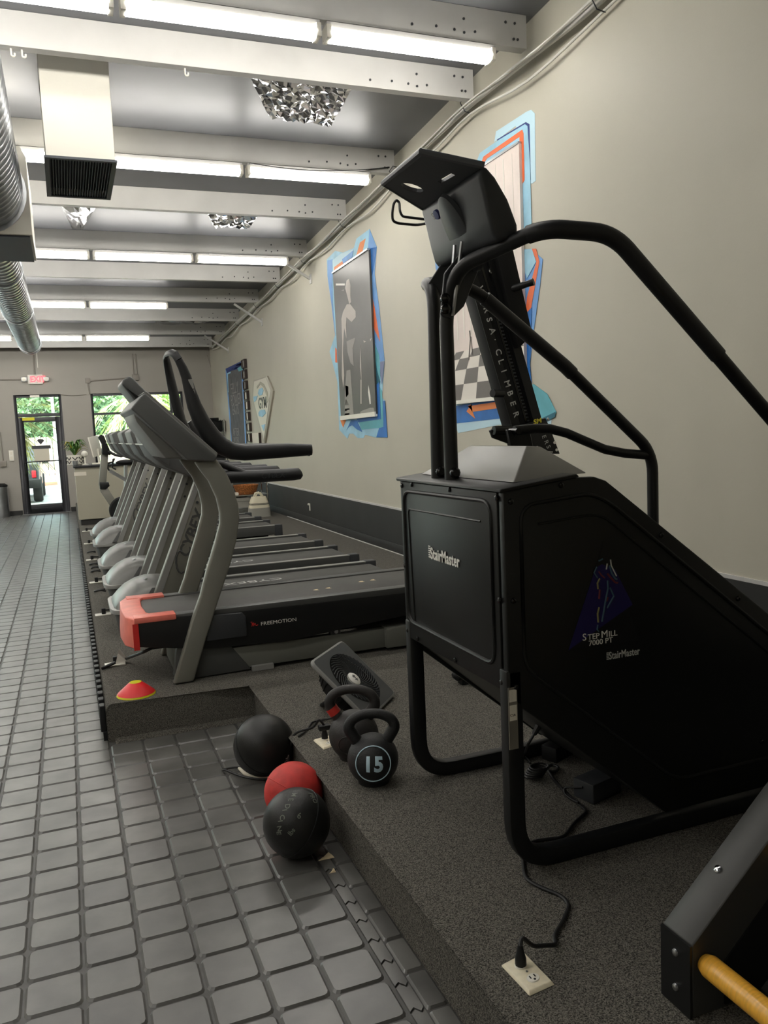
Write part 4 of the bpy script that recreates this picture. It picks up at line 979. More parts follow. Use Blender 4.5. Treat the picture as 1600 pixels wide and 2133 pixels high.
# ================================================================== TREADMILL WITH CORAL HOOD (nearest)
fm = thing('treadmill', 'grey treadmill with coral front hood and FREEMOTION side lettering', 'treadmill', (1.0, 4.8, PLAT))
def G(l, Y): return [(PY(a, b, Y).x, PY(a, b, Y).z) for a, b in l]
FN = 4.335
rightE = [(404, 1423), (430, 1330), (461, 1235), (482, 1172), (493, 1127), (499.6, 1081), (497, 1052), (488, 1019), (473.6, 988), (451, 955.5)]
leftE = [(406, 962), (419, 981), (435.6, 1002), (452, 1038), (459, 1069), (459, 1092), (447, 1137), (430, 1193), (418, 1242), (400, 1292), (362, 1428)]
up = G(rightE+leftE, FN)
up[0] = (up[0][0], PLAT+.004); up[-1] = (up[-1][0], PLAT+.004)
for y in (FN, 4.96): MB().prism(up, 'y', y, y+.055).build('upright', 'tread_grey', fm, bevel=.012, seg=3)
# console: wedge across both uprights
cp = G([(272, 851), (293, 826), (302, 818), (449, 947), (452, 955), (446, 962), (392, 959)], 4.31)
co = MB().prism(cp, 'y', 4.31, 5.25).build('console', 'console_grey', fm, bevel=.008, seg=3)
ctop = G([(300, 816), (306, 814), (455, 944), (453, 953), (447, 949)], 4.30)
MB().prism(ctop, 'y', 4.32, 5.24).build('console_deck', 'console_light', co, bevel=.003, seg=1)
under = G([(276, 856), (388, 955), (345, 955), (285, 880)], 4.45)
MB().prism(under, 'y', 4.45, 5.2).build('console_underside', 'console_light', co, bevel=.006)
tvp = G([(253, 800), (256, 790), (270, 783), (278, 788), (330, 843), (300, 858)], 4.72)
tv = MB().prism(tvp, 'y', 4.72, 5.12).build('display_housing', 'console_grey', fm, bevel=.01, seg=3)
MB().prism(G([(262, 808), (256, 802), (290, 838), (296, 832)], 4.72), 'y', 4.7, 4.73).build('display_trim', 'black_matte', tv)
# handrails rising into an arch
def R(l, Y): return [PY(a, b, Y) for a, b in l]
hp = [(649, 937), (600, 938), (545, 941), (510, 943), (485, 940), (462, 930), (440, 908), (420, 878), (405, 845), (396, 815), (388, 785), (380, 765), (372, 750)]
hr = [.031, .039, .042, .043, .046, .049, .05, .046, .039, .032, .027, .024, .021]
arch = []
A0 = R(hp, 4.40); pts = A0+[PY(364, 738, 4.42)+Vector((0, .03, .006))]
far = [Vector((p.x, 5.02, p.z)) for p in A0[:8]]
MB().tube(A0, hr, 12, ry=.75).build('handrail', 'grip_black', fm, smooth=True)
MB().tube(far, hr[:8], 12, ry=.75).build('handrail', 'grip_black', fm, smooth=True)
top0 = A0[-1]; 
MB().tube([top0, top0+Vector((-.015, .01, .03)), top0+Vector((-.03, .06, .045)), top0+Vector((-.04, .14, .045)), top0+Vector((-.04, .21, .035)), top0+Vector((-.03, .24, .0)), top0+Vector((-.01, .245, -.14)), top0+Vector((.02, .245, -.31)), top0+Vector((.08, .24, -.45))], [.022, .022, .021, .021, .021, .024, .03, .034, .03], 12, ry=.6).build('arch_grip', 'grip_black', fm, smooth=True)
hs = PY(396, 790, 4.385); he = PY(404, 832, 4.385)
MB().bar([hs, hs.lerp(he, .48)], .012, .022, (0, 1, 0)).bar([hs.lerp(he, .52), he], .012, .022, (0, 1, 0)).build('pulse_plate', 'silver', fm)
MB().bx(1.25, 1.258, 4.385, 4.415, 1.36, 1.42).build('handrail_cap', 'bracket_grey', fm)
# running deck
XA, XB = .225, 2.18; ZT = .565; DN, DF = 4.37, 5.02
skirt = [(XA+.03, ZT-.155), (XA+.03, ZT-.012), (.62, ZT-.022), (.70, ZT-.03), (XB, ZT-.045), (XB, ZT-.15), (1.5, ZT-.20), (1.05, ZT-.235), (.62, ZT-.215)]
for (y0_, y1_) in ((DN, DN+.05), (DF-.05, DF)):
    s_ = MB().prism(skirt, 'y', y0_, y1_).build('side_skirt', 'black_metal', fm, bevel=.008)
    if y0_ == DN: nsk = s_
MB().prism([(.64, ZT-.03), (.82, ZT-.035), (.84, ZT-.06), (.84, ZT-.17), (.62, ZT-.17)], 'y', DN-.012, DN).build('skirt_bulge', 'bracket_grey', nsk, bevel=.006)
MB().bx(XA+.09, XB-.02, DN+.085, DF-.085, ZT-.05, ZT-.012).build('running_belt', 'belt', fm, bevel=.008); 
MB().bx(.40, XB-.03, DN+.005, DN+.08, ZT-.045, ZT-.006).build('foot_rail', 'tread_dark', fm, bevel=.004)
MB().bx(.40, XB-.03, DF-.08, DF-.005, ZT-.045, ZT-.006).build('foot_rail', 'tread_dark', fm, bevel=.004)
MB().bx(XA+.1, XB-.05, DN+.052, DF-.052, ZT-.19, ZT-.052).build('deck_board', 'black_matte', fm)
# coral hood wrapping the front
mb = MB()
fr_ = [(XA+.02, DN-.006), (XA-.02, DN+.10), (XA-.03, (DN+DF)/2), (XA-.02, DF-.10), (XA+.02, DF+.006)]
inn = [(XA+.125, DN+.085), (XA+.105, DN+.13), (XA+.095, (DN+DF)/2), (XA+.105, DF-.13), (XA+.125, DF-.085)]
mb.loops([(x, y, ZT-.17+.03*abs(y-(DN+DF)/2)) for x, y in fr_]+[(x, y, ZT-.17) for x, y in inn[::-1]], [(x+.012, y, ZT-.004) for x, y in fr_]+[(x, y, ZT) for x, y in inn[::-1]])
MB().loops
hood = mb.build('front_hood', 'coral', fm, bevel=.008, seg=3)
for (y0_, y1_) in ((DN-.008, DN+.09), (DF-.09, DF+.008)):
    MB().bx(XA+.03, .47, y0_, y1_, ZT-.03, ZT+.002).build('hood_arm', 'coral', hood, bevel=.006)
MB().bx(XA+.02, XA+.05, DN-.0065, DN-.001, ZT-.17, ZT-.03).build('hood_corner', 'red_plastic', hood)
mb = MB()
q = PY(543, 1303, DN-.001); mb.text('FREEMOTION', (q.x, DN-.0012, q.z), (1, 0, 0), (0, 0, 1), .028, .0006, off=.0, xs=1.2).build('skirt_lettering', 'print_white', nsk)
q = PY(524, 1304, DN-.001); mb = MB().tube([(q.x-.004+a*.034, DN-.0015, q.z+b*.026) for a, b in ((0, .8), (.2, .9), (.25, .2), (.15, -.1), (.35, .5), (.5, .7), (.5, .2), (.45, -.1), (.6, .4), (.75, .5), (.75, .1), (.95, .0), (1.2, .1))], .0018, 6).build('skirt_logo', 'red_plastic', nsk, smooth=True)
for (x, y_) in ((1.30, 4.62), (1.38, 4.63), (1.62, 4.71), (1.70, 4.72)):
    MB().poly3([(x+a*.03, y_+b*.03, ZT-.0118) for a, b in ((0, 0), (.6, .6), (1.2, .7), (1.0, 0), (1.2, -.5), (.5, -.4))], (0, 0, 1), .0005).build('belt_mark', 'sm_yellow' if False else 'debris', fm)
# rear roller caps
for y in (DN+.03, DF-.03): MB().tube([(XB-.04, y, ZT-.03), (XB+.03, y, ZT-.03), (XB+.055, y, ZT-.035)], [.045, .045, .02], 14).build('roller_cap', 'silver', fm, smooth=True)
# base frame
lo_ = G([(468, 1352), (790, 1302), (800, 1318), (800, 1334), (520, 1383), (490, 1386)], FN+.06)
for y in (FN+.06, 4.93): MB().prism([(.70, PLAT+.02), (.70, PLAT+.145), (1.68, PLAT+.135), (1.70, PLAT+.02)], 'y', y, y+.05).build('base_beam', 'frame_green_grey', fm, bevel=.006)
MB().prism([(.44, PLAT+.03), (.47, PLAT+.22), (.70, PLAT+.20), (.76, PLAT+.15), (.86, PLAT+.01), (.50, PLAT+.004)], 'y', FN+.056, FN+.115).build('base_cover', 'tread_dark', fm, bevel=.006)
MB().bx(.46, .60, FN+.12, 4.93, PLAT+.01, PLAT+.2).build('base_crossbox', 'frame_green_grey', fm, bevel=.006)
MB().bx(.86, .98, FN+.03, FN+.06, PLAT+.003, PLAT+.03).build('adjuster_foot', 'silver', fm)
MB().bx(1.66, 1.90, FN+.03, 5.03, PLAT+.02, PLAT+.14).build('rear_crossbar', 'frame_green_grey', fm, bevel=.006)
MB().prism([(1.88, PLAT+.01), (1.915, PLAT+.30), (1.96, PLAT+.30), (1.99, PLAT+.01)], 'y', FN+.02, FN+.08).build('rear_foot', 'frame_green_grey', fm, bevel=.004)
for x in (1.36,):
    MB().bx(x-.03, x+.03, FN+.065, FN+.105, PLAT+.14, ZT-.19).build('lift_bracket', 'bracket_grey', fm); MB().cyl((x, FN+.05, ZT-.22), (x, FN+.12, ZT-.22), .012, 10).build('pivot_bolt', 'steel', fm)
MB().cyl((1.0, FN+.07, PLAT+.17), (1.28, FN+.07, PLAT+.20), .013, 10).build('gas_strut', 'steel', fm)
q = [PY(331, 1342, 4.44), PY(300, 1358, 4.40), PZ(262, 1372, PLAT+.02), PZ(235, 1382, PLAT+.012), PZ(210, 1394, PLAT+.010), PZ(222, 1388, PLAT+.010), PZ(240, 1380, PLAT+.03)]
MB().tube(fillet(q, .04, 4), .009, 8).build('power_cord', 'cable_black', fm, smooth=True)

# ================================================================== ROW OF FIVE MATCHING TREADMILLS
def cybex(yc, label):
    n_, f_ = yc-.30, yc+.30
    t = thing('treadmill', label, 'treadmill', (1.0, yc, PLAT), 'grey treadmills in a row beside the right wall')
    # motor pod
    zl = .365
    pr = [(.205, zl), (.21, .40), (.245, .445), (.30, .495), (.37, .53), (.44, .545), (.53, .54), (.62, .52)]
    def stat(u, f): return [(x+.02*abs(u)**3, yc+u*.27, zl+(z-zl)*f) for x, z in pr]
    st_ = [stat(u, f) for u, f in ((-1, .10), (-.93, .50), (-.8, .80), (-.5, .95), (0, 1), (.5, .95), (.8, .80), (.93, .50), (1, .10))]
    vs = [p for r_ in st_ for p in r_]; k_ = len(pr)
    pod = MB().add(vs, [(i*k_+j, i*k_+j+1, (i+1)*k_+j+1, (i+1)*k_+j) for i in range(8) for j in range(k_-1)]).build('motor_cover', 'pod_silver', t, smooth=True)
    ins = []
    for x, fr_ in ((.36, .12), (.44, .70), (.60, .74), (.60, .10)):
        zt_ = {.36: .525, .44: .545, .60: .525}[x]; u = -1+.07*(fr_-.10)/.4 if fr_ < .5 else -.93+.13*(fr_-.5)/.3
        ins.append((x+.018, yc+u*.27-.012, zl+(zt_-zl)*fr_+.008))
    MB().loops([Vector(p) for p in ins], [Vector(p)+Vector((0, .03, -.02)) for p in ins]).build('cover_inset', 'tread_dark', pod)
    MB().lathe([(.014, 0), (.012, .004)], (.43, yc-.10, .541), 10).build('cover_screw', 'steel', pod)
    MB().bar(fillet([(.62, n_+.015, zl), (.225, n_+.015, zl), (.197, n_+.10, zl), (.197, f_-.10, zl), (.225, f_-.015, zl), (.62, f_-.015, zl)], .06, 4), .028, .026, (0, 0, 1)).build('cover_lip', 'silver', t, bevel=.006)
    hpl = [(.232, n_+.02), (.62, n_+.02), (.62, f_-.02), (.232, f_-.02), (.205, f_-.10), (.205, n_+.10)]
    MB().loops([(x+.03*(x < .3), y, PLAT+.012) for x, y in hpl], [(x, y, zl) for x, y in hpl]).build('motor_housing', 'tread_dark', t, bevel=.012, seg=2)
    # uprights
    for (y, s_) in ((n_-.01, -1), (f_+.01, 1)):
        u = MB().prism([(.425, .385), (.655, .375), (.92, 1.16), (.885, 1.215), (.79, 1.24)], 'y', y-.035, y+.035).build('upright', 'tread_grey', t, bevel=.010, seg=3)
        MB().prism([(.43, .39), (.475, .39), (.825, 1.225), (.79, 1.235)], 'y', y-.039, y-.035).build('upright_edge', 'silver', u)
        MB().prism([(.40, PLAT+.012), (.40, .385), (.68, .385), (.70, PLAT+.012)], 'y', y-.032, y+.028).build('upright_shoe', 'tread_dark', u, bevel=.006)
        for (x, z) in ((.80, 1.15), (.78, 1.06)): MB().cyl((x, y-.041, z), (x, y-.034, z), .009, 8).build('upright_plug', 'bracket_grey', u)
        if s_ < 0:
            d = Vector((.345, 0, .765)).normalized()
            MB().text('CYBEX', Vector((.695, y-.0358, .69)), d, d.cross(Vector((0, 1, 0))), .105, .0008, off=.003, shear=.15).build('upright_lettering', 'tread_dark', u)
            MB().tube([Vector((.645, y-.036, .70))+Vector((.03*math.cos(a), 0, .075*math.sin(a)-.03)) for a in [math.radians(k) for k in range(60, 330, 30)]], .007, 6).build('upright_emblem', 'tread_dark', u)
    # console with handlebars
    cpf = [(.455, 1.555), (.475, 1.47), (.52, 1.37), (.60, 1.30), (.74, 1.235), (.86, 1.19), (.92, 1.21), (.84, 1.29), (.74, 1.36), (.67, 1.44), (.63, 1.54), (.59, 1.585), (.52, 1.59)]
    c = MB().prism(cpf, 'y', n_-.02, f_+.02).build('console', 'console_grey', t, bevel=.012, seg=3)
    MB().bx(.462, .50, n_-.023, f_+.023, 1.455, 1.463).build('console_trim', 'silver', c)
    MB().prism([(.505, 1.46), (.545, 1.37), (.62, 1.31), (.62, 1.35), (.57, 1.46)], 'y', n_-.026, n_-.02).build('console_inset', 'tread_dark', c)
    for y in (n_-.01, f_+.01):
        MB().tube([(.84, y, 1.24), (.95, y, 1.215), (1.2, y, 1.205), (1.46, y, 1.203), (1.50, y, 1.205), (1.515, y, 1.21)], [.038, .044, .044, .043, .041, .026], 12).build('handrail', 'grip_black', t, smooth=True)
        MB().tube([(.86, y, 1.335), (.97, y, 1.30), (1.12, y, 1.225)], [.018, .022, .026], 10).build('handrail_strut', 'grip_black', t, smooth=True)
    q = Vector((1.22, n_-.0525, 1.19)); MB().text('CYBEX', q, (1, 0, 0), (0, 0, 1), .045, .0008, xs=1.2).build('handrail_lettering', 'bracket_grey', t)
    # deck
    for y in (n_, f_):
        r_ = MB().bx(.62, 2.17, y-.035, y+.035, .325, .428).build('side_rail', 'tread_dark', t, bevel=.006)
        MB().bx(.64, 2.17, y-.036, y+.026, .428, .434).build('rail_strip', 'silver', r_)
        MB().bx(2.165, 2.255, y-.042, y+.042, .31, .438).build('rail_cap', 'bracket_grey', r_, bevel=.008)
        MB().cyl((2.2, y, PLAT+.0005), (2.2, y, .315), .02, 10).build('rear_foot', 'rubber', t)
    MB().bx(.58, 2.20, n_+.05, f_-.05, .365, .418).build('running_belt', 'belt', t, bevel=.012)
    MB().bx(.58, 2.10, n_+.036, f_-.036, .285, .36).build('deck_board', 'black_matte', t)
    MB().text('CYBEX', (1.42, yc+.06, .4184), (-1, 0, 0), (0, -1, 0), .11, .0003, xs=1.3).build('belt_lettering', 'print_grey', t)
    return t
CY_Y = [5.83, 6.83, 7.88, 9.50, 10.58]
labs = ['silver-hooded grey treadmill next to the coral-hooded one', 'silver-hooded grey treadmill, second beyond the coral-hooded one', 'silver-hooded grey treadmill in the middle of the row of five',
        'silver-hooded grey treadmill, second from the exercise bike', 'silver-hooded grey treadmill next to the exercise bike']
c0 = cybex(CY_Y[0], labs[0])
for y, l in zip(CY_Y[1:], labs[1:]): dup(c0, (1.0, y, PLAT), l)
# ================================================================== BALLS, KETTLEBELLS, CONE, FAN, OUTLETS
def ball_at(px, py, rpx, zfloor):
    d = ray(px, py); k = rpx/F*math.sqrt(1+((px-CX)**2+(py-CY)**2)/F**2)*.98
    tt = (CAMZ-zfloor)/(k-d.z); return CAM+d*tt, k*tt
def seam_ring(c, r, axis, n=40):
    a = Vector(axis).normalized(); u = a.orthogonal().normalized(); v = a.cross(u)
    return [Vector(c)+(u*math.cos(2*math.pi*k/n)+v*math.sin(2*math.pi*k/n))*r for k in range(n)]
def sphere_text(txt, c, r, px, py, size, rot, m, par, nm='ball_lettering'):
    d = ray(px, py).normalized(); oc = CAM-c; b_ = oc.dot(d); disc = b_*b_-(oc.dot(oc)-r*r)
    if disc < 0: return
    p = CAM+d*(-b_-math.sqrt(disc)); n = (p-c).normalized(); rt = UPV.cross(n)*1.0; rt = (RGT-n*RGT.dot(n)).normalized(); upv = n.cross(rt)
    R2 = rt*math.cos(rot)+upv*math.sin(rot); U2 = n.cross(R2)
    m0 = MB().text(txt, (0, 0, 0), (1, 0, 0), (0, 1, 0), size, .0003, off=.0003).subdiv(.008)
    vs = []
    for (x, y, z) in m0.v:
        q = p+R2*x+U2*y; q = c+(q-c).normalized()*(r+.0006+z); vs.append(q)
    m0.v = [tuple(q) for q in vs]; m0.build(nm, m, par)
H0 = .0066
c, r = ball_at(550, 1552, 61.5, H0)
b = thing('medicine_ball', 'large black medicine ball against the carpeted step, with a cord beneath', 'ball', (c.x, c.y, H0))
s_ = MB().sph(c, r, 40, 24).build('ball_shell', 'ball_black', b, smooth=True); MB().tube(seam_ring(c, r, (.3, -.6, .55)), .0022, 6, closed=True).build('seam', 'rubber', s_, smooth=True)
sphere_text('40', c, r, 597, 1573, .045, -1.9, 'print_grey', s_)
c, r = ball_at(617, 1648, 58.5, H0); c.x = min(c.x, PXN-r*.93)
b = thing('medicine_ball', 'red medicine ball behind the lettered black ball', 'ball', (c.x, c.y, H0))
s_ = MB().sph(c, r, 40, 24).build('ball_shell', 'ball_red', b, smooth=True); MB().tube(seam_ring(c, r, (.6, .2, .75)), .0022, 6, closed=True).build('seam', 'red_band', s_, smooth=True)
c, r = ball_at(618, 1713, 66.5, H0)
b = thing('medicine_ball', 'black medicine ball with faded grey lettering in front of the red ball', 'ball', (c.x, c.y, H0))
s_ = MB().sph(c, r, 40, 24).build('ball_shell', 'ball_black', b, smooth=True); MB().tube(seam_ring(c, r, (.75, .1, -.55)), .0022, 6, closed=True).build('seam', 'rubber', s_, smooth=True)
for i, ch in enumerate('MEDICINE'):
    a = i/7; px = 610-30*math.sin(a*1.6)-3*a; py = 1652+80*a
    sphere_text(ch, c, r, px-1, py, .025, -1.35-.35*(1-a), 'ball_print', s_)
sphere_text('PRO', c, r, 642, 1652, .026, -.9, 'ball_print', s_); sphere_text('6', c, r, 618, 1704, .028, -.2, 'ball_print', s_); sphere_text('lbs', c, r, 606, 1742, .024, .9, 'ball_print', s_)

def kettlebell(px, py, rpx, label, m, band, hs, num=None, yawk=0.0, ht=1.0):
    c, r = ball_at(px, py, rpx, PLAT-.008)
    t = thing('kettlebell', label, 'kettlebell', (c.x, c.y, PLAT))
    body = MB().lathe([(r*.62, PLAT-c.z+.001)]+[(r*math.sin(a), -r*math.cos(a)) for a in [math.radians(k) for k in range(40, 171, 10)]]+[(.002, r)], c, 36).build('body', m, t, smooth=True)
    ax = Vector((math.cos(yawk), math.sin(yawk), 0)); w_ = r*hs
    P = [c+ax*(-w_*.62)+Vector((0, 0, r*.72)), c+ax*(-w_)+Vector((0, 0, r*1.28)), c+ax*(-w_*.84)+Vector((0, 0, r*(1.78*ht))), c+ax*(-w_*.35)+Vector((0, 0, r*(2.02*ht))), c+ax*(w_*.35)+Vector((0, 0, r*(2.02*ht))), c+ax*(w_*.84)+Vector((0, 0, r*(1.78*ht))), c+ax*w_+Vector((0, 0, r*1.28)), c+ax*(w_*.62)+Vector((0, 0, r*.72))]
    Q = fillet(P, r*.4, 5); MB().tube(Q, [r*.24-.05*r*math.sin(math.pi*i/(len(Q)-1)) for i in range(len(Q))], 14).build('handle', m, t, smooth=True)
    if band: MB().tube([P[0].lerp(P[1], .30), P[0].lerp(P[1], .75)], [r*.245, r*.245], 14).build('colour_band', 'red_band', t, smooth=True)
    return t, body, c, r
t, body, c, r = kettlebell(777, 1580, 52, 'black kettlebell marked 15 in a white ring', 'iron', False, .92, yawk=math.radians(-20), ht=.90)
# white ring and number wrapped on the ball
d = (CAM-c); d.z *= .35; d.normalize(); rg = RGT-d*RGT.dot(d); rg.normalize(); ug = d.cross(rg)
ring = [c+(d*math.cos(.72)+(rg*math.cos(a)+ug*math.sin(a))*math.sin(.72)).normalized()*(r+.0008) for a in [2*math.pi*k/48 for k in range(48)]]
MB().tube(ring, .0022, 6, closed=True).build('ring_print', 'print_blue', body, smooth=True)
m0 = MB().text('15', (0, 0, 0), (1, 0, 0), (0, 1, 0), .078, .0004, off=.0034, spacing=1.1, xs=.95).subdiv(.01); wmax = max(v[0] for v in m0.v)
m0.v = [tuple(c+((c+d*r+rg*(v[0]-wmax/2)+ug*(v[1]-.024))-c).normalized()*(r+.0008+v[2])) for v in m0.v]; m0.build('number_print', 'print_blue', body)
t, body, c, r = kettlebell(737, 1530, 51, 'scuffed dark kettlebell with a red band at its handle', 'iron_old', True, .95, yawk=math.radians(-25), ht=.93)
pc = c+(CAM-c).normalized()*r*.0+Vector((-.55, -.8, -.1)).normalized()*(r+.001)
MB().tube(seam_ring(c+Vector((-.55, -.8, -.1)).normalized()*r*.93, r*.36, (-.55, -.8, -.1)), .002, 6, closed=True).build('cast_ring', 'iron_old', body)

# marker cones
q = PZ(284, 1446, PLAT)
t = thing('marker_cone', 'red disc cone nested on a yellow one on the carpet', 'cone', (q.x, q.y, PLAT))
MB().lathe([(.098, 0), (.096, .006), (.03, .056), (.026, .056), (.09, .004), (.09, 0)], (q.x, q.y, PLAT+.001), 36).build('yellow_disc', 'cone_yellow', t, smooth=True)
MB().lathe([(.094, .009), (.092, .012), (.031, .064), (.027, .064), (.088, .011), (.088, .009)], (q.x, q.y, PLAT+.001), 36).build('red_disc', 'cone_red', t, smooth=True)
MB().lathe([(.0305, .0645), (.0275, .0655), (.0265, .060)], (q.x, q.y, PLAT+.001), 36).build('yellow_lip', 'cone_yellow', t)

# floor fan
FC = Vector((1.1813, 3.5474, .333)); wv = Vector((.7053, .3153, .8131)); FR = Matrix.Rotation(wv.length, 3, wv.normalized()); S = .355
t = thing('floor_fan', 'black square air circulator fan tilted on the carpet', 'fan', (FC.x, FC.y, PLAT))
def fl(x, y, z): return FC+FR @ Vector((x, y, z))
sq = []
for (sx, sy, a0) in ((1, 1, 0), (-1, 1, 90), (-1, -1, 180), (1, -1, 270)):
    for k in range(4):
        a = math.radians(a0+30*k); sq.append((sx*(S/2-.02)+.02*math.cos(a), sy*(S/2-.02)+.02*math.sin(a)))
hole = [(.148*math.cos(2*math.pi*k/36), .148*math.sin(2*math.pi*k/36)) for k in range(36)]
plate = holed_plate([fl(x, y, -.022) for x, y in sq], [[fl(x, y, -.022) for x, y in hole]], FR @ Vector((0, 0, 1)), .022).build('face_plate', 'bracket_grey', t)
MB().tube([fl(x*1.002, y*1.002, -.011) for x, y in sq], .011, 8, closed=True).build('plate_rim', 'console_light', plate, smooth=True)
for k in range(7):
    pass
mb = MB()
for k in range(40):                                    # spiral grille ribs
    a0 = 2*math.pi*k/40; P = []
    for j in range(7):
        s = j/6; rr_ = .034+.110*s; a = a0+1.05*s; P.append(fl(rr_*math.cos(a), rr_*math.sin(a), .004-.022*(1-s)**2+.006*math.sin(math.pi*s)))
    mb.tube(P, .0022, 5)
mb.build('grille_ribs', 'bracket_grey', plate, smooth=True)
hub = MB().lathe([(.036, -.02), (.036, -.006), (.03, -.001), (.001, .0)], fl(0, 0, 0), 28, FR).build('hub', 'print_white', plate, smooth=True)
mk = MB()
for (x, y, w_, h_) in ((0, .008, .005, .022), (-.008, .010, .004, .010), (.008, .010, .004, .010), (0, -.008, .022, .004), (0, -.014, .005, .008)):
    mk.loops([fl(x-w_/2, y-h_/2, .0004), fl(x+w_/2, y-h_/2, .0004), fl(x+w_/2, y+h_/2, .0004), fl(x-w_/2, y+h_/2, .0004)], [fl(x-w_/2, y-h_/2, .0014), fl(x+w_/2, y-h_/2, .0014), fl(x+w_/2, y+h_/2, .0014), fl(x-w_/2, y+h_/2, .0014)])
mk.build('hub_mark', 'bracket_grey', hub)
MB().lathe([(.150, -.025), (.152, -.06), (.135, -.10), (.09, -.125), (.02, -.13)], fl(0, 0, 0), 32, FR).build('fan_shroud', 'black_matte', t, smooth=True)
mb = MB()
for k in range(28):
    a = 2*math.pi*k/28; mb.tube([fl(.151*math.cos(a), .151*math.sin(a), -.026), fl(.153*math.cos(a), .153*math.sin(a), -.06), fl(.136*math.cos(a), .136*math.sin(a), -.10)], .003, 5)
mb.build('shroud_ribs', 'black_gloss', t, smooth=True)
for k in range(5):
    a = 2*math.pi*k/5; P1, P2 = [], []
    for j in range(5):
        rr_ = .03+.105*j/4; P1.append(fl(rr_*math.cos(a-.25), rr_*math.sin(a-.25), -.045)); P2.append(fl(rr_*math.cos(a+.35), rr_*math.sin(a+.35), -.028))
    m_ = MB()
    for j in range(4): m_.loops([P1[j], P1[j+1], P2[j+1], P2[j]], [p+FR @ Vector((0, 0, .003)) for p in (P1[j], P1[j+1], P2[j+1], P2[j])])
    m_.build('fan_blade', 'black_matte', t)
lowA, lowB = fl(-.16, -.12, -.03), fl(.10, -.17, -.03)
st_ = MB().tube(fillet([fl(-.165, .0, -.04), Vector((1.02, 3.62, PLAT+.010)), Vector((1.30, 3.86, PLAT+.010)), fl(.165, .02, -.04)], .04, 5), .009, 8).build('stand', 'black_metal', t, smooth=True)

# floor outlets
def outlet(corners, label, plugs):
    c = sum((Vector(p) for p in corners), Vector((0, 0, 0)))/4
    t = thing('floor_outlet', label, 'outlet', (c.x, c.y, PLAT))
    a, b, cc, d_ = [Vector(p) for p in corners]
    MB().loops([p for p in (a, b, cc, d_)], [c+(p-c)*.88+Vector((0, 0, .008)) for p in (a, b, cc, d_)]).build('cover_plate', 'ivory', t, bevel=.002)
    u = ((b-a)+(cc-d_)).normalized(); v = ((a-d_)+(b-cc)).normalized()
    for s in (-1, 1):
        q = c+v*(.026*s)+Vector((0, 0, .008)); rec = MB().loops([q+u*.017*math.cos(k*math.pi/8)+v*.0145*math.sin(k*math.pi/8) for k in range(16)], [q+u*.016*math.cos(k*math.pi/8)+v*.0135*math.sin(k*math.pi/8)+Vector((0, 0, .0025)) for k in range(16)]).build('receptacle', 'white_plastic', t, smooth=False)
        for k in (-1, 1): MB().cb(q+u*.0065*k+v*.003+Vector((0, 0, .0026)), (.003, .009, .001)).build('slot', 'black_matte', rec)
        MB().cyl(q-v*.007+Vector((0, 0, .002)), q-v*.007+Vector((0, 0, .0032)), .003, 8).build('slot', 'black_matte', rec)
    MB().cyl(c+Vector((0, 0, .007)), c+Vector((0, 0, .0095)), .003, 8).build('plate_screw', 'steel', t)
    return c, u, v
def plug(c, u, v, s, name_label, tip, up=.05):
    q = c+v*(.026*s)+Vector((0, 0, .0106))
    t = thing('power_plug', name_label, 'plug', tuple(q))
    MB().tube([q, q+Vector((0, 0, .018)), q+Vector((0, 0, .03)), q+Vector((0, 0, up))], [.014, .0135, .010, .006], 10).build('plug_body', 'rubber', t, smooth=True)
    return t, q+Vector((0, 0, up))
z = PLAT+.001
c1, u1, v1 = outlet([PZ(1043, 2012, z), PZ(1092, 1986, z), PZ(1156, 2052, z), PZ(1103, 2076, z)], 'cream floor outlet beside the ladder climber, one cord plugged in', 1)
pg, tip = plug(c1, u1, v1, 1, 'black plug in the cream outlet beside the ladder climber', None)
pts = [tip-Vector((0, 0, .004)), tip+Vector((.01, .01, .012)), PZ(1110, 1972, PLAT+.05), PZ(1135, 1969, PLAT+.03), PZ(1160, 1969, PLAT+.008), PZ(1153, 1950, PLAT+.007), PZ(1175, 1915, PLAT+.007), PZ(1187, 1885, PLAT+.007), PZ(1170, 1865, PLAT+.007), PZ(1130, 1850, PLAT+.007), PZ(1095, 1832, PLAT+.007), PZ(1090, 1805, PLAT+.007), PZ(1088, 1762, PLAT+.007), PZ(1120, 1750, PLAT+.007), PZ(1175, 1745, PLAT+.007), PZ(1195, 1715, PLAT+.007), PZ(1225, 1690, PLAT+.007), PZ(1185, 1658, PLAT+.007), PZ(1150, 1620, PLAT+.007), PZ(1138, 1600, PLAT+.014), PZ(1150, 1592, PLAT+.016), PZ(1165, 1598, PLAT+.012), PZ(1158, 1608, PLAT+.01), PZ(1140, 1606, PLAT+.007)]
MB().tube(fillet(pts, .03, 4), .0055, 8).build('power_cord', 'cable_black', pg, smooth=True)
c2, u2, v2 = outlet([PZ(652, 1543, z), PZ(690, 1533, z), PZ(712, 1550, z), PZ(674, 1562, z)], 'cream floor outlet beside the kettlebells with a black adapter', 1)
pg, tip = plug(c2, u2, v2, 1, 'black adapter plug in the outlet beside the kettlebells', None, .06)
MB().cb(tip-Vector((0, 0, .012)), (.05, .03, .022)).build('adapter_head', 'rubber', pg, bevel=.004)
pts = [tip+Vector((0, 0, -.004)), tip+Vector((-.02, 0, .03)), PZ(655, 1515, PLAT+.05), PZ(622, 1524, PLAT+.01), PZ(612, 1530, PLAT+.004)]
e = pts[-1]; pts += [Vector((PXN-.03, e.y-.02, .12)), Vector((PXN-.03, e.y-.05, .03)), PZ(580, 1622, .016), PZ(540, 1624, .016), PZ(505, 1618, .016), PZ(470, 1604, .016), PZ(462, 1604, .016), PZ(480, 1599, .016), PZ(500, 1598, .016)]
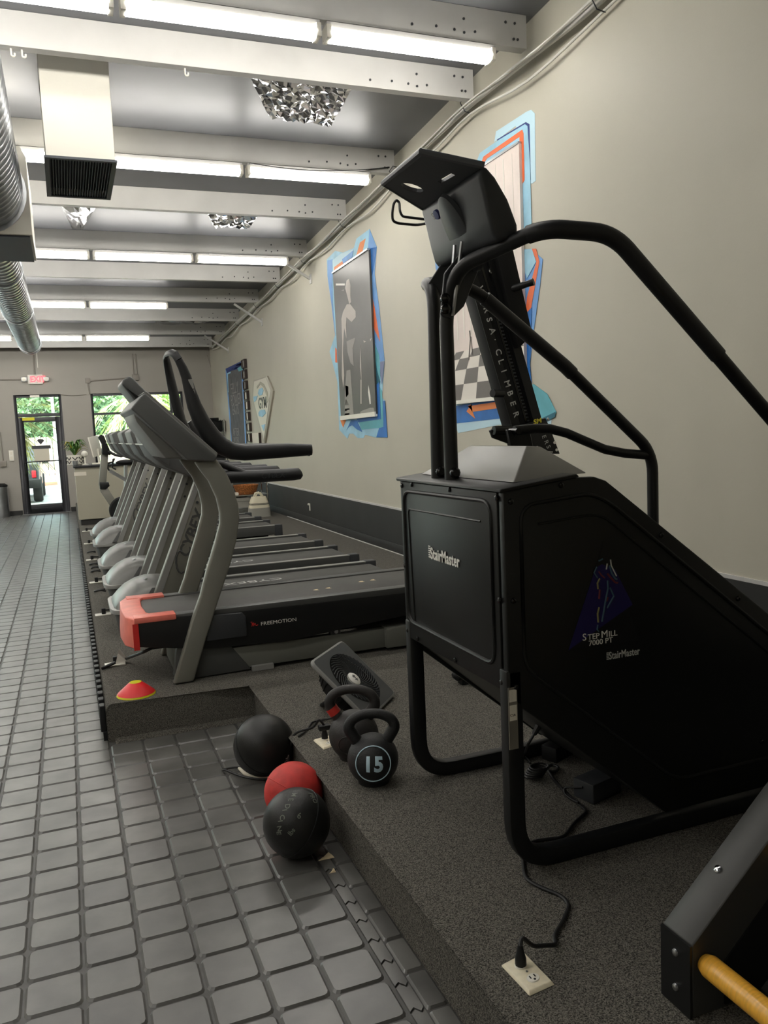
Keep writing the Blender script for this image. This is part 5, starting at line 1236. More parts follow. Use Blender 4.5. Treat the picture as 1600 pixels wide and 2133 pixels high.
MB().tube(fillet(pts, .03, 4), .005, 8).build('power_cord', 'cable_black', pg, smooth=True)
fanc = [fl(-.10, -.15, -.05), PZ(700, 1494, PLAT+.02), PZ(680, 1498, PLAT+.006), PZ(650, 1504, PLAT+.006), PZ(640, 1520, PLAT+.006), PZ(622, 1534, PLAT+.006)]
onemesh(MB().tube(fillet(fanc, .02, 4), .004, 8), 'fan_cord', 'cable_black', 'thin black cord running from the fan past the kettlebells', 'cord', tuple(fanc[2]), smooth=True)
# pale tray the big black ball sits against
q = PZ(540, 1612, .0065)
t_ = MB().tube([PZ(498, 1600, .014), PZ(510, 1611, .014), PZ(535, 1619, .014), PZ(565, 1620, .014)], [.006, .009, .009, .006], 8)
onemesh(t_, 'foam_strip', 'tub_paper', 'pale foam strip lying under the large black ball', 'scrap', tuple(q), smooth=True)
# cord clutter under the stair climber
q = PZ(1245, 1655, PLAT); 
t = thing('power_adapter', 'black power brick on the carpet under the stair climber', 'adapter', (q.x, q.y, PLAT))
Rz = Matrix.Rotation(.25, 3, 'Z'); MB().cb((q.x, q.y, PLAT+.036), (.15, .09, .07), Rz).build('brick', 'bracket_grey', t, bevel=.006)
MB().tube(fillet([Vector((q.x-.075, q.y-.02, PLAT+.05)), PZ(1175, 1640, PLAT+.02), PZ(1176, 1655, PLAT+.01), PZ(1195, 1668, PLAT+.012), PZ(1205, 1672, PLAT+.015)], .02, 4), .004, 8).build('brick_cord', 'cable_black', t, smooth=True)
q = PZ(1140, 1590, PLAT+.01); t = thing('power_strip', 'tangle of coiled black leads and power strip under the stair climber', 'power strip', (q.x, q.y, PLAT))
MB().cb(PZ(1160, 1580, PLAT)+Vector((.03, .02, .03)), (.16, .07, .06), Matrix.Rotation(.4, 3, 'Z')).build('strip_body', 'black_matte', t, bevel=.006)
MB().cb(PZ(1150, 1560, PLAT)+Vector((.02, .0, .06)), (.05, .05, .05), Matrix.Rotation(.8, 3, 'Z')).build('strip_plug', 'rubber', t, bevel=.006)
MB().sph(PZ(1147, 1577, PLAT)+Vector((.03, -.02, .07)), .006, 8, 6).build('pilot_light', 'red_plastic', t)
cc = PZ(1112, 1617, PLAT+.012)
for k in range(5): MB().tube([cc+Vector((.035*math.cos(a)+.006*k, .028*math.sin(a), .004+.007*k)) for a in [2*math.pi*j/20 for j in range(20)]], .004, 6, closed=True).build('lead_coil', 'cable_black', t, smooth=True)
jk = [PY(1122, 1512, 2.4), PY(1112, 1530, 2.4), PY(1100, 1550, 2.4), PZ(1092, 1572, PLAT+.01), PZ(1105, 1590, PLAT+.01)]
MB().tube(fillet(jk, .02, 4), .005, 8).tube([PY(1127, 1503, 2.4), PY(1112, 1530, 2.4)], [.013, .009], 8).build('jack_lead', 'cable_black', SM, smooth=True)

# outlets along the platform edge with the treadmills' plugs
for i, (x, y, w_) in enumerate(((132+0, 1067, 1), )): pass
spots = [(240, 1385, 'crumpled white outlet cover beside the marker cone'), (215, 1281, None), (200, 1214, None), (191, 1167, None), (185, 1133, None), (180, 1107, None)]
for i, (x, y, lb) in enumerate(spots):
    q = PZ(x, y, PLAT); sc = 1.0
    who = ['', 'coral-hooded treadmill', 'second treadmill', 'third treadmill', 'fourth treadmill', 'last treadmill'][i]
    t = thing('floor_outlet', lb if lb else ['', 'white floor outlet ahead of the first silver-hooded treadmill', 'white floor outlet ahead of the second silver-hooded treadmill', 'white floor outlet ahead of the middle silver-hooded treadmill', 'white floor outlet ahead of the fourth silver-hooded treadmill', 'white floor outlet ahead of the treadmill by the bike'][i], 'outlet', (q.x, q.y, PLAT), 'white outlets along the platform edge')
    MB().cb(q+Vector((0, 0, .005)), (.115, .075, .008)).build('cover_plate', 'white_plastic', t, bevel=.002)
    pg = MB().cb(q+Vector((.005, 0, .03)), (.03, .03, .042)).build('plug', 'rubber', t, bevel=.004)
    if i: MB().tube(fillet([q+Vector((.02, 0, .035)), q+Vector((.08, .01, .03)), q+Vector((.16, .01, .012))], .02, 3), .006, 6).build('lead', 'cable_black', pg, smooth=True)
    else:
        MB().loops([q+Vector((.0, -.03, .008)), q+Vector((.05, -.02, .008)), q+Vector((.06, .03, .008)), q+Vector((.01, .03, .008))], [q+Vector((.02, -.01, .07)), q+Vector((.06, -.01, .02)), q+Vector((.07, .03, .02)), q+Vector((.03, .03, .09))]).build('bent_flap', 'white_plastic', t)
rr = random.Random(11)
for i, y in enumerate((7.35, 8.5, 8.75, 9.0, 10.0)):
    P = [Vector((.215, y, PLAT+.012)), Vector((.17, y-.02, PLAT+.03)), Vector((.12+rr.uniform(-.02, .02), y+.02, PLAT+.012)), Vector((.14, y+.09, PLAT+.012)), Vector((.215, y+.10, PLAT+.012))]
    onemesh(MB().tube(fillet(P, .04, 4), .008, 7), 'lead_loop', 'cable_black', 'looped black lead lying in front of a treadmill motor', 'cord', tuple(P[2]), 'looped leads along the platform edge', smooth=True)
# scraps on the floor
for (x, y, l) in (((678, 1787), .03, 'torn cream paper scrap beside the lettered black ball'), ((727, 1770), .012, 'small pale crumb by the platform foot'), ((692, 1817), .012, 'small pale chip on the floor tile'), ((766, 1817), .010, 'curled white thread by the carpeted step')):
    q = PZ(x[0], x[1], .0066)
    onemesh(MB().loops([q+Vector((-y, -.3*y, 0)), q+Vector((y, -.4*y, 0)), q+Vector((.6*y, .5*y, 0)), q+Vector((-.3*y, .3*y, 0))], [q+Vector((-.6*y, -.2*y, .002)), q+Vector((.8*y, -.1*y, .007)), q+Vector((.5*y, .4*y, .012)), q+Vector((-.1*y, .2*y, .003))]), 'floor_scrap', 'debris', l, 'scrap', tuple(q))
# ================================================================== FAR END
YW = YF
def fx(x, y, Y=YW): return PY(x, y, Y)
# exit sign
a, b = fx(57, 781), fx(90, 800)
t = thing('exit_sign', 'lit red exit sign with emergency lamp heads above the door', 'sign', ((a.x+b.x)/2, YW, b.z))
MB().bx(a.x, b.x, YW-.06, YW-.001, b.z, a.z).build('sign_box', 'exit_white', t, bevel=.006)
MB().bx(a.x+.03, b.x-.03, YW-.064, YW-.061, b.z+.03, a.z-.03).build('sign_face', 'exit_white', t)
MB().text('EXIT', (a.x+.045, YW-.0645, b.z+.045), (1, 0, 0), (0, 0, 1), .165, .001, off=.006, xs=.86).build('sign_lettering', 'exit_red', t)
for s in (-1, 1):
    xx = (a.x+b.x)/2+s*((b.x-a.x)/2+.07); hd_ = MB().bx(xx-.055, xx+.055, YW-.08, YW-.02, b.z+.05, b.z+.15).build('lamp_head', 'steel', t, bevel=.01)
    MB().lathe([(.04, 0), (.045, .015), (.001, .02)], (xx, YW-.08, b.z+.10), 14, Matrix.Rotation(math.pi/2, 3, 'X')).build('lamp_lens', 'white_plastic', hd_)
    MB().bx(xx-.02 if s > 0 else xx-.06, xx+.06 if s < 0 else xx+.02, YW-.02, YW-.001, b.z+.07, b.z+.12).build('lamp_arm', 'steel', hd_)
# conduits on the far wall
def conduit(px, r, label):
    P = [fx(x, y, YW-.016) for x, y in px]
    onemesh(MB().tube(fillet(P, .06, 4), r, 8), 'wall_conduit', 'conduit', label, 'conduit', tuple(P[-1]), smooth=True)
conduit([(70, 740), (72, 781)], .016, 'short grey conduit dropping from the roof to the exit sign')
conduit([(0, 791), (52, 791)], .012, 'grey conduit running level into the exit sign')
conduit([(282, 737), (286, 786), (192, 793), (183, 797), (187, 822)], .014, 'grey conduit stepping down from the roof to the shop window corner')
conduit([(276, 737), (279, 785)], .012, 'grey conduit drop beside the stepped one')
conduit([(126, 822), (150, 824), (180, 822)], .006, 'thin wire looping from door frame to window frame')
conduit([(0, 900), (7, 965)], .012, 'grey conduit down to the switch box left of the door')
conduit([(432, 740), (447, 790), (455, 880)], .006, 'thin wire hanging in the far wall corner')
p = fx(282, 787); onemesh(MB().bx(p.x-.07, p.x+.07, YW-.06, YW-.001, p.z-.06, p.z+.07), 'junction_box', 'conduit', 'grey junction box on the wall above the shop window', 'box', (p.x, YW, p.z), bevel=.006)
p = fx(183, 793); onemesh(MB().bx(p.x-.05, p.x+.05, YW-.05, YW-.001, p.z-.05, p.z+.05), 'junction_box', 'conduit', 'small conduit elbow box near the window corner', 'box', (p.x, YW, p.z), bevel=.006)
p = fx(24, 949); t = thing('light_switch', 'double white light switch left of the street door', 'switch', (p.x, YW, p.z-.1))
MB().bx(p.x-.045, p.x+.045, YW-.02, YW-.001, p.z-.11, p.z+.11).build('switch_plate', 'white_plastic', t, bevel=.004)
for s in (-1, 1): MB().bx(p.x-.02, p.x+.02, YW-.03, YW-.021, p.z+s*.05-.03, p.z+s*.05+.03).build('rocker', 'paper', t, bevel=.003)
p = fx(7, 966); onemesh(MB().bx(p.x-.06, p.x+.06, YW-.05, YW-.001, p.z-.06, p.z+.06), 'switch_box', 'conduit', 'grey switch box at the foot of the wall conduit', 'box', (p.x, YW, p.z), bevel=.006)
# trash can
q = PZ(4, 1077, .0065); zt = PY(4, 1008, q.y).z
t = thing('trash_can', 'tall stainless steel trash can by the far wall', 'trash can', (q.x, q.y, .0065))
MB().lathe([(.155, 0), (.16, .01), (.16, zt*.9), (.15, zt*.91)], (q.x, q.y, .0066), 28).build('can_body', 'steel', t, smooth=True)
MB().lathe([(.152, zt*.90), (.163, zt*.91), (.163, zt*.95), (.12, zt), (.11, zt*.97), (.001, zt*.965)], (q.x, q.y, .0066), 28).build('can_lid', 'black_metal', t, smooth=True)
# reception counter
Yd = 13.45; dxl = .085; dz = 1.085
t = thing('reception_desk', 'beige reception counter with black top near the street door', 'desk', (1.0, Yd+.4, PLAT))
MB().bx(dxl, 2.0, Yd, Yd+.75, PLAT+.09, dz).build('desk_body', 'desk_paint', t, bevel=.004, seg=1)
MB().bx(dxl+.03, 1.97, Yd+.03, Yd+.72, PLAT, PLAT+.09).build('toe_kick', 'wainscot', t)
MB().bx(dxl-.02, 2.02, Yd-.04, Yd+.79, dz, dz+.04).build('counter_top', 'counter', t, bevel=.005)
p0, p1 = PY(154, 984, Yd), PY(180, 989, Yd); MB().bx(p0.x, p1.x, Yd-.006, Yd-.0005, p1.z-.01, p0.z).build('desk_label', 'paper', t)
ZD = dz+.04
# plant
p = PZ(157, 965, ZD); p = Vector((PY(157, 965, Yd+.2).x, Yd+.2, ZD)); ph = PY(157, 948, Yd+.2).z-ZD
t = thing('potted_plant', 'leafy spider plant in a black-and-white patterned pot on the counter', 'plant', tuple(p))
MB().lathe([(.085, 0), (.12, .01), (.125, ph*.5), (.115, ph), (.10, ph), (.10, ph*.9), (.001, ph*.9)], p, 24).build('pot', 'pot_white', t, smooth=True); pot = D.objects['pot']
for k in range(8):
    a = 2*math.pi*k/8; 
    for zz in (.25, .6):
        P = [p+Vector((.124*math.cos(a+da), .124*math.sin(a+da), ph*(zz+dz_))) for da, dz_ in ((-.3, .2), (0, -.05), (.3, .2))]
        MB().tube(P, .008, 5).build('pot_chevron', 'pot_dark', pot)
rr = random.Random(5)
for k in range(60):
    a = rr.uniform(0, 2*math.pi); L = rr.uniform(.13, .22); hgt = rr.uniform(.10, .24); P = []
    for j in range(5):
        s = j/4; P.append(p+Vector((math.cos(a)*L*s, math.sin(a)*L*s, ph*.9+hgt*math.sin(s*2.3)*1.1)))
    m_ = MB(); sd = Vector((-math.sin(a), math.cos(a), 0))
    for j in range(4):
        w0, w1 = .015*math.sin(math.pi*(.15+.8*j/4)), .015*math.sin(math.pi*(.15+.8*(j+1)/4)); m_.loops([P[j]-sd*w0, P[j]+sd*w0, P[j+1]+sd*w1, P[j+1]-sd*w1], [P[j]-sd*w0+Vector((0, 0, .002)), P[j]+sd*w0+Vector((0, 0, .002)), P[j+1]+sd*w1+Vector((0, 0, .002)), P[j+1]-sd*w1+Vector((0, 0, .002))])
    m_.build('leaf', 'plant' if k % 6 else 'plant_yellow', t)
# monitor seen edge-on, gooseneck lamp, cup, papers
mx = PY(202, 945, Yd+.48); t = thing('computer_monitor', 'slim white computer monitor seen edge-on on the counter', 'monitor', (mx.x, Yd+.35, ZD))
Rm = Matrix.Rotation(math.radians(72), 3, 'Z'); zc_ = ZD+.26
MB().cb((mx.x-.02, Yd+.35, zc_+.02), (.50, .02, .32), Matrix.Rotation(math.radians(-10), 3, 'Y') @ Rm).build('display_panel', 'white_plastic', t, bevel=.004)
MB().cb((mx.x-.032, Yd+.35, zc_+.02), (.47, .004, .29), Matrix.Rotation(math.radians(-10), 3, 'Y') @ Rm).build('display_screen', 'screen', t)
MB().cyl((mx.x+.02, Yd+.35, ZD+.01), (mx.x+.01, Yd+.35, zc_-.02), .018, 10).build('monitor_neck', 'white_plastic', t); MB().lathe([(.11, 0), (.11, .008), (.02, .014)], (mx.x+.02, Yd+.35, ZD), 20).build('monitor_base', 'white_plastic', t)
lx = PY(177, 960, Yd+.06); t = thing('desk_lamp', 'small white lamp with round head on the counter', 'lamp', (lx.x, Yd+.06, ZD))
MB().lathe([(.05, 0), (.05, .012), (.012, .02), (.012, .14)], (lx.x, Yd+.06, ZD), 18).build('lamp_stand', 'white_plastic', t, smooth=True); MB().sph((lx.x, Yd+.05, ZD+.17), .05, 16, 10).build('lamp_head', 'white_plastic', t, smooth=True)
gx = PY(157, 965, Yd+.06); t = onemesh(MB().lathe([(.03, 0), (.04, .005), (.045, .07), (.043, .07), (.036, .01), (.001, .01)], (gx.x, Yd+.005, ZD), 18), 'glass_bowl', 'galv', 'small glass jar below the potted plant on the counter', 'jar', (gx.x, Yd+.005, ZD), smooth=True)
onemesh(MB().bx(lx.x+.10, lx.x+.34, Yd+.0, Yd+.2, ZD+.0005, ZD+.02), 'paper_stack', 'paper', 'flat stack of papers on the black counter top', 'papers', (lx.x+.15, Yd+.1, ZD), bevel=.002, seg=1)
# exercise bike beyond the treadmills
YBk = 12.25
t = thing('exercise_bike', 'grey and black upright exercise bike beyond the treadmill row', 'exercise bike', (.7, YBk, PLAT))
def K(x, y, d=0): p = PY(x, y, YBk); return Vector((p.x, YBk+d, p.z))
MB().bar([K(218, 946), K(213, 1012)], .07, .10, (0, 1, 0)).build('upper_post', 'tread_grey', t, bevel=.01)
MB().bar([K(214, 1016), K(248, 1068)], .08, .11, (0, 1, 0)).build('lower_post', 'tread_grey', t, bevel=.01)
MB().prism([(p.x, p.z) for p in (K(207, 1004), K(226, 1004), K(228, 1012), K(220, 1019), K(208, 1019))], 'y', YBk-.06, YBk+.06).build('post_clamp', 'black_metal', t, bevel=.006)
MB().prism([(p.x, p.z) for p in (K(204, 911), K(210, 905), K(216, 908), K(229, 940), K(230, 948), K(212, 946), K(212, 925))], 'y', YBk-.13, YBk+.13).build('bike_console', 'black_matte', t, bevel=.008)
MB().tube(fillet([K(222, 938, -.1), K(240, 948, -.2), K(252, 950, -.24), K(256, 946, -.24)], .04, 4), .018, 10).build('handlebar', 'grip_black', t, smooth=True)
MB().tube(fillet([K(222, 938, .1), K(240, 948, .2), K(252, 950, .24), K(256, 946, .24)], .04, 4), .018, 10).build('handlebar', 'grip_black', t, smooth=True)
MB().tube(fillet([K(224, 965), K(236, 962), K(238, 955)], .03, 3), .012, 8).tube(fillet([K(224, 965), K(225, 978), K(236, 984)], .03, 3), .012, 8).tube([K(236, 956), K(234, 974), K(242, 978)], .012, 8).build('bottle_cage', 'black_metal', t, smooth=True)
sb = K(262, 963); MB().sph(sb, .14, 18, 10, (1, .75, .3)).build('saddle', 'black_matte', t, smooth=True)
MB().cyl(sb, K(262, 1060), .025, 10).build('seat_post', 'steel', t)
MB().bar([K(228, 980), K(262, 1000)], .05, .05, (0, 1, 0)).build('cross_tube', 'steel', t)
MB().lathe([(.17, -.06), (.19, -.04), (.19, .04), (.17, .06)], (K(240, 1055).x+.10, YBk, PLAT+.30), 28, Matrix.Rotation(math.pi/2, 3, 'X')).build('flywheel_cover', 'black_metal', t, smooth=True)
MB().bx(.32, 1.15, YBk-.03, YBk+.03, PLAT+.05, PLAT+.11).build('base_tube', 'tread_grey', t, bevel=.006)
for x in (.34, 1.12): MB().bx(x-.03, x+.03, YBk-.25, YBk+.25, PLAT+.001, PLAT+.055).build('base_foot', 'rubber', t, bevel=.006)
# wire rack with basket, tote bag
ty = 12.4; q = PZ(541, 1076, PLAT)
t = thing('tote_bag', 'cream and grey canvas tote bag on the carpet by the wire rack', 'bag', (q.x, q.y, PLAT))
bw = (PY(566, 1070, q.y).x-PY(519, 1070, q.y).x)/2; bh = PY(540, 1034, q.y).z-PLAT
def rect(hw, hd, z, cx=0): return [(q.x+cx+hw*math.copysign(abs(math.cos(a))**.5, math.cos(a)), q.y+hd*math.copysign(abs(math.sin(a))**.5, math.sin(a)), z) for a in [2*math.pi*k/20+.01 for k in range(20)]]
MB().loops(rect(bw, .12, PLAT+.001), rect(bw*.90, .11, PLAT+bh*.45)).build('bag_base', 'canvas_grey', t, smooth=True)
m_ = MB().loops(rect(bw*.90, .11, PLAT+bh*.45), rect(bw*.78, .10, PLAT+bh*.75), capb=False); m_.loops(rect(bw*.78, .10, PLAT+bh*.75), rect(bw*.62, .07, PLAT+bh), capa=False).build('bag_top', 'canvas', t, smooth=True)
for s in (-1, 1): MB().tube([(q.x-bw*.35, q.y+s*.06, PLAT+bh*.97), (q.x-bw*.2, q.y+s*.07, PLAT+bh*1.16), (q.x+bw*.1, q.y+s*.07, PLAT+bh*1.2), (q.x+bw*.35, q.y+s*.06, PLAT+bh*.98)], .013, 8).build('bag_handle', 'canvas', t, smooth=True)
for zz in (.62, .67): MB().tube([Vector(p)+Vector((0, 0, 0)) for p in rect(bw*(.90-.12*(zz-.45)/.3)+.002, .112-.01*(zz-.45)/.3, PLAT+bh*zz)], .004, 5, closed=True).build('bag_stripe', 'bracket_grey', t)
yr = q.y+.35
xa, xb = PY(506, 1040, yr).x, PY(557, 1020, yr).x
t = thing('wire_rack', 'low chrome wire shelving rack behind the tote bag', 'rack', ((xa+xb)/2, yr+.2, PLAT))
for x in (xa-.15, xb):
    for y in (yr, yr+.42): MB().cyl((x, y, PLAT), (x, y, .98), .0125, 8).build('post', 'chrome', t, smooth=True)
sh_z = [PLAT+.12, PY(530, 1030, yr).z]
for z in sh_z:
    MB().bx(xa-.16, xb+.01, yr-.01, yr+.43, z-.012, z).build('shelf', 'steel', t)
zs = sh_z[1]; bc = PY(514, 1020, yr+.15); hb = PY(514, 1010, yr+.15).z-zs
t = thing('wicker_basket', 'round brown wicker basket on the chrome rack', 'basket', (bc.x, yr+.15, zs))
MB().lathe([(.13, 0), (.17, hb*.3), (.20, hb*.9), (.205, hb), (.19, hb), (.16, hb*.3), (.001, .01)], (bc.x, yr+.2, zs+.001), 28).build('basket_bowl', 'wicker', t, smooth=True)
for k in range(4): MB().tube([(bc.x+(.15+.05*k/3)*math.cos(a), yr+.2+(.15+.05*k/3)*math.sin(a), zs+hb*(.15+.27*k)) for a in [2*math.pi*j/28 for j in range(28)]], .006, 5, closed=True).build('basket_band', 'wicker', t, smooth=True)
q = PY(500, 1043, yr+.1); t = onemesh(MB().bx(q.x-.09, q.x+.14, yr+.03, yr+.35, sh_z[0]+.001, sh_z[1]-.06).bx(q.x-.1, q.x+.15, yr+.02, yr+.36, sh_z[1]-.10, sh_z[1]-.04), 'storage_bin', 'canvas_grey', 'grey fabric storage bin on the low rack shelf', 'bin', (q.x, yr+.2, sh_z[0]), bevel=.006)
onemesh(MB().bx(xa-.14, xa-.06, yr+.005, yr+.06, zs+.001, zs+.05), 'folded_towel', 'paper', 'folded white towel on the chrome rack by the basket', 'towel', (xa, yr+.1, zs), bevel=.012, seg=3)
# tall rack with black boxes in the far corner
YR = 17.2; x0_, x1_ = PY(425, 900, YR).x, PY(468, 900, YR).x; zt_ = PY(450, 874, YR).z
t = thing('storage_rack', 'tall chrome and black shelf rack in the far corner', 'rack', ((x0_+x1_)/2, YR+.2, PLAT))
for x in (x0_, x1_):
    for y in (YR, YR+.4): MB().cyl((x, y, PLAT), (x, y, zt_), .016, 8).build('post', 'chrome', t, smooth=True)
zz_ = [PLAT+.2, .95, PY(450, 898, YR).z, zt_-.02]
for z in zz_: MB().bx(x0_-.02, x1_+.02, YR-.01, YR+.41, z-.015, z).build('shelf', 'black_metal', t)
onemesh(MB().bx(x0_+.04, x1_-.03, YR+.02, YR+.36, zz_[2]+.001, zz_[2]+.2), 'storage_box', 'black_matte', 'black box on the upper shelf of the corner rack', 'box', ((x0_+x1_)/2, YR+.2, zz_[2]), bevel=.01)
onemesh(MB().bx(x0_+.04, x1_-.03, YR+.02, YR+.36, zz_[1]+.001, zz_[1]+.26), 'storage_box', 'bracket_grey', 'dark box on the middle shelf of the corner rack', 'box', ((x0_+x1_)/2, YR+.2, zz_[1]), bevel=.01)
onemesh(MB().bx(x0_+.0, x1_-.1, YR+.02, YR+.36, zt_-.019, zt_+.04), 'serving_tray', 'black_gloss', 'flat black tray on top of the corner rack', 'tray', ((x0_+x1_)/2, YR+.2, zt_), bevel=.008)

# ================================================================== OUTDOORS BEYOND THE GLASS
GZ = -.15
struct(MB().bx(-30, 30, YF+.2, 60, GZ-.2, GZ), 'pavement', 'concrete', 'sunlit pale concrete car park outside', 'pavement')
struct(MB().bx(-14, 12, YF+.16, YF+2.6, 3.05, 3.25), 'awning', 'soffit', 'tan soffit overhanging the shopfront outside', 'awning')
# timber fence
YFc = 33.0
t = thing('timber_fence', 'weathered timber board fence across the car park', 'fence', (0, YFc, GZ))
pk = None
for k in range(90):
    x = -9+k*.2
    if pk is None: pk = MB().bx(-.09, .09, -.012, .012, 0, 1.85).build('fence_board', 'fence_wood', local=True); o = pk
    else: o = D.objects.new('fence_board', pk.data); COL.objects.link(o)
    o.parent = t; o.location = (x, .01*((k*7) % 3), 0)
for z in (.4, 1.5): MB().bx(-9.2, 9.2, YFc+.03, YFc+.08, GZ+z, GZ+z+.09).build('fence_rail', 'fence_wood', t)
onemesh(MB().loops([(-6, 30.9, GZ+.001), (10, 30.9, GZ+.001), (10, YFc-.03, GZ+.001), (-6, YFc-.03, GZ+.001)], [(-5.9, 31.0, GZ+.12), (9.9, 31.0, GZ+.12), (9.9, YFc-.05, GZ+.16), (-5.9, YFc-.05, GZ+.16)]), 'mulch_bed', 'soil', 'red mulch planting bed along the timber fence', 'planting bed', (0, 32, GZ))
onemesh(MB().bx(-6.2, 10.2, 30.72, 30.9, GZ+.001, GZ+.13), 'kerb', 'white_paint', 'pale concrete kerb edging the red mulch', 'kerb', (0, 30.8, GZ))
# trees: leaf clumps as many small quads
def foliage(c, rad, n, m, seed, size=.22, sc=(1, 1, 1)):
    rr = random.Random(seed); mb = MB(); vs = []; fs = []
    for k in range(n):
        while True:
            p = Vector((rr.uniform(-1, 1), rr.uniform(-1, 1), rr.uniform(-1, 1)))
            if .35 < p.length < 1: break
        q = Vector(c)+Vector((p.x*rad*sc[0], p.y*rad*sc[1], p.z*rad*sc[2])); a = Vector((rr.gauss(0, 1), rr.gauss(0, 1), rr.gauss(0, 1))).normalized()*size; b = a.orthogonal().normalized()*size*.55
        n0 = len(vs); vs += [q-a, q+b, q+a, q-b]; fs.append((n0, n0+1, n0+2, n0+3))
    return mb.add(vs, fs)
for i, (x, y, rad, zc0, m, lb) in enumerate([(-4.6, 37, 2.3, 2.4, 'leaf', 'dark leafy tree standing behind the fence'), (.2, 37, 2.4, 2.5, 'leaf', 'broad dark leafy tree behind the fence and car'), (5.1, 37, 2.4, 2.6, 'leaf_bright', 'bright green leafy tree behind the fence'), (10.2, 37.5, 2.5, 2.8, 'leaf', 'tall dark leafy tree at the fence corner')]):
    t = thing('garden_tree', lb, 'tree', (x, y, GZ), 'trees behind the fence')
    MB().tube([(x, y, GZ), (x+.1, y, zc0)], [.18, .1], 8).build('trunk', 'trunk', t, smooth=True)
    foliage((x, y, zc0), rad, 7000, m, i+1, .13).build('crown', m, t, kind='stuff')
def palm(x, y, h, lb, seed, drop=1.0):
    t = thing('palm_tree', lb, 'palm tree', (x, y, GZ)); rr = random.Random(seed)
    MB().tube([(x, y, GZ), (x+.05, y, h*.5), (x, y, h)], [.2, .16, .17], 10).build('trunk', 'trunk', t, smooth=True)
    for k in range(26):
        a = rr.uniform(0, 2*math.pi); L = rr.uniform(1.2, 1.9); el = rr.uniform(-.5, 1.0); m_ = MB(); sd = Vector((-math.sin(a), math.cos(a), 0)); P = []
        for j in range(6):
            s = j/5; P.append(Vector((x+math.cos(a)*L*s, y+math.sin(a)*L*s, h+.1+el*L*s*.8-L*.75*s*s*drop)))
        for j in range(1, 6):
            for b in range(-3, 4):
                tip = P[j]+sd*(.11*b)+(P[j]-P[j-1])*.9+Vector((0, 0, -.06*abs(b))); root = P[j-1]
                w_ = sd*.014; m_.add([root-w_, root+w_, tip+w_*.4, tip-w_*.4], [(0, 1, 2, 3)])
        m_.build('frond', 'leaf_palm' if k % 3 else 'leaf_bright', t)
    return t
palm(2.2, 26.2, 2.55, 'shaggy palm with drooping yellow-green fronds outside the shop window', 3, 1.2)
palm(-1.62, 21.9, 2.2, 'palm with spreading fronds seen through the door transom', 8, .5)
for i, (x, y, rad) in enumerate([(1.9, 22.9, .7), (3.5, 22.9, .75), (.4, 23.4, .5)]):
    t = thing('garden_shrub', ['bright green shrub at the foot of the palm', 'rounded green shrub right of the palm', 'small green shrub between palm and car'][i], 'shrub', (x, y, GZ))
    foliage((x, y, GZ+rad*.75), rad, 900, 'leaf_bright', 20+i, .1).build('shrub_leaves', 'leaf_bright', t, kind='stuff'); MB().tube([(x, y, GZ), (x, y, GZ+rad*.6)], [.05, .03], 6).build('shrub_stem', 'trunk', t)
# pale posts and box
p = PZ(57, 990, GZ); 
onemesh(MB().cyl((-1.75, 30.3, GZ), (-1.75, 30.3, 4.2), .2, 14), 'utility_pole', 'concrete', 'stout pale pole rising beyond the parked car', 'pole', (-1.75, 30.3, GZ), smooth=True)
onemesh(MB().cyl((-.35, 30.4, GZ), (-.35, 30.4, 4.2), .05, 10), 'sign_post', 'white_paint', 'thin white post in front of the fence', 'post', (-.35, 30.4, GZ), smooth=True)
onemesh(MB().bx(.05, .5, 30.05, 30.55, GZ+.001, GZ+1.55).bx(.0, .55, 30.0, 30.6, GZ+.001, GZ+.45), 'utility_box', 'car_glass', 'grey utility cabinet on a pale base by the fence', 'cabinet', (.27, 30.3, GZ), bevel=.01)
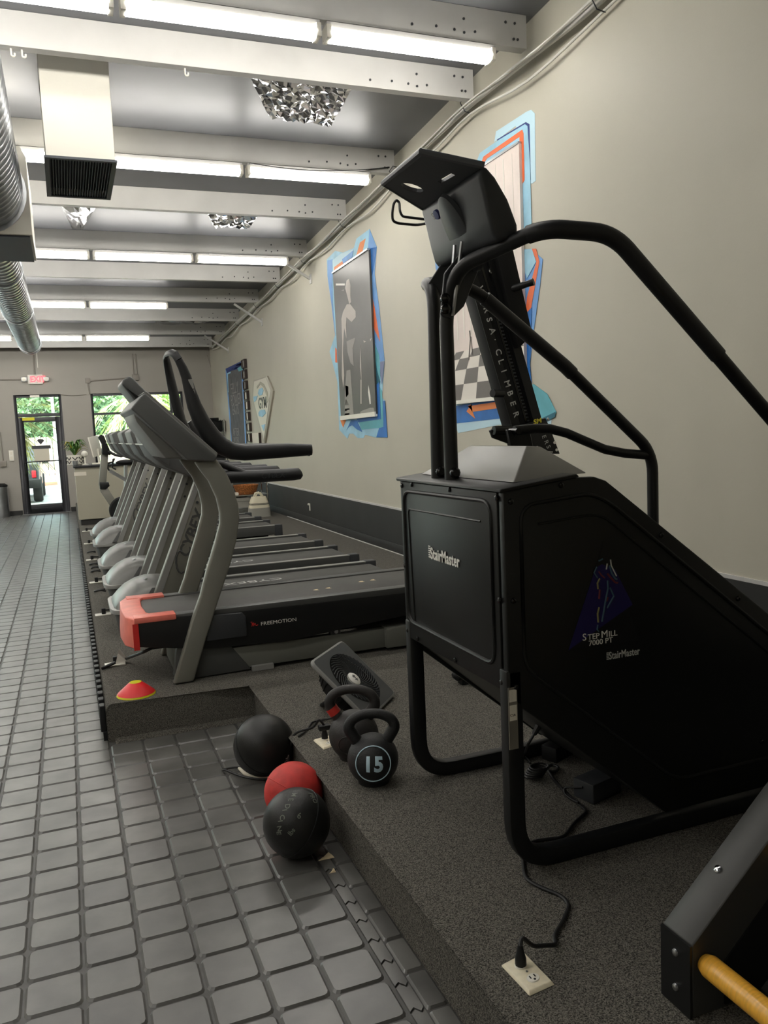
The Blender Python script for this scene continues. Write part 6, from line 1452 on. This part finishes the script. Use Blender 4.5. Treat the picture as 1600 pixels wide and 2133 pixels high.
# parked vehicle, seen from behind
cy_ = 24.2; cxr = PZ(90, 1032, GZ).x+.1
t = thing('parked_car', 'dark grey car with red tail light parked outside the door', 'car', (cxr-.85, cy_+2, GZ))
xl_, xr_ = cxr-1.75, cxr
prof = [(cy_, GZ+.42), (cy_-.04, GZ+.62), (cy_, GZ+.72), (cy_+.02, GZ+1.08), (cy_+.4, GZ+1.52), (cy_+1.9, GZ+1.55), (cy_+2.7, GZ+1.1), (cy_+4.1, GZ+.98), (cy_+4.25, GZ+.5), (cy_+4.2, GZ+.38)]
cb_ = MB().prism(prof, 'x', xl_+.05, xr_-.05).build('car_body', 'car_paint', t, bevel=.05, seg=3)
MB().loops([(xl_+.2, cy_+.06, GZ+1.12), (xr_-.2, cy_+.06, GZ+1.12), (xr_-.28, cy_+.36, GZ+1.46), (xl_+.28, cy_+.36, GZ+1.46)], [(xl_+.2, cy_+.045, GZ+1.13), (xr_-.2, cy_+.045, GZ+1.13), (xr_-.28, cy_+.34, GZ+1.475), (xl_+.28, cy_+.34, GZ+1.475)]).build('rear_window', 'car_glass', cb_)
MB().bx(xl_+.02, xr_-.02, cy_-.12, cy_+.1, GZ+.42, GZ+.66).build('bumper', 'tyre', t, bevel=.03)
for x in (xl_+.12, xr_-.24): MB().bx(x, x+.11, cy_-.03, cy_+.05, GZ+.70, GZ+.90).build('tail_light', 'tail_red', t, bevel=.02)
for x in (xl_-.16, xr_-.02): MB().bx(x, x+.18, cy_+2.3, cy_+2.42, GZ+1.02, GZ+1.2).build('side_mirror', 'car_paint', t, bevel=.03)
for x in (xl_+.02, xr_-.26):
    for y in (cy_+.7, cy_+3.3):
        wh = MB().lathe([(.20, -.12), (.33, -.12), (.36, -.08), (.36, .08), (.33, .12), (.20, .12)], (x+.12, y, GZ+.36), 28, Matrix.Rotation(math.pi/2, 3, 'Y')).build('wheel', 'tyre', t, smooth=True)
        MB().lathe([(.20, -.1), (.20, .1)], (x+.12, y, GZ+.36), 20, Matrix.Rotation(math.pi/2, 3, 'Y')).build('rim', 'steel', wh)
MB().bx(xl_+.6, xr_-.6, cy_-.128, cy_-.12, GZ+.48, GZ+.6).build('number_plate', 'white_plastic', t)
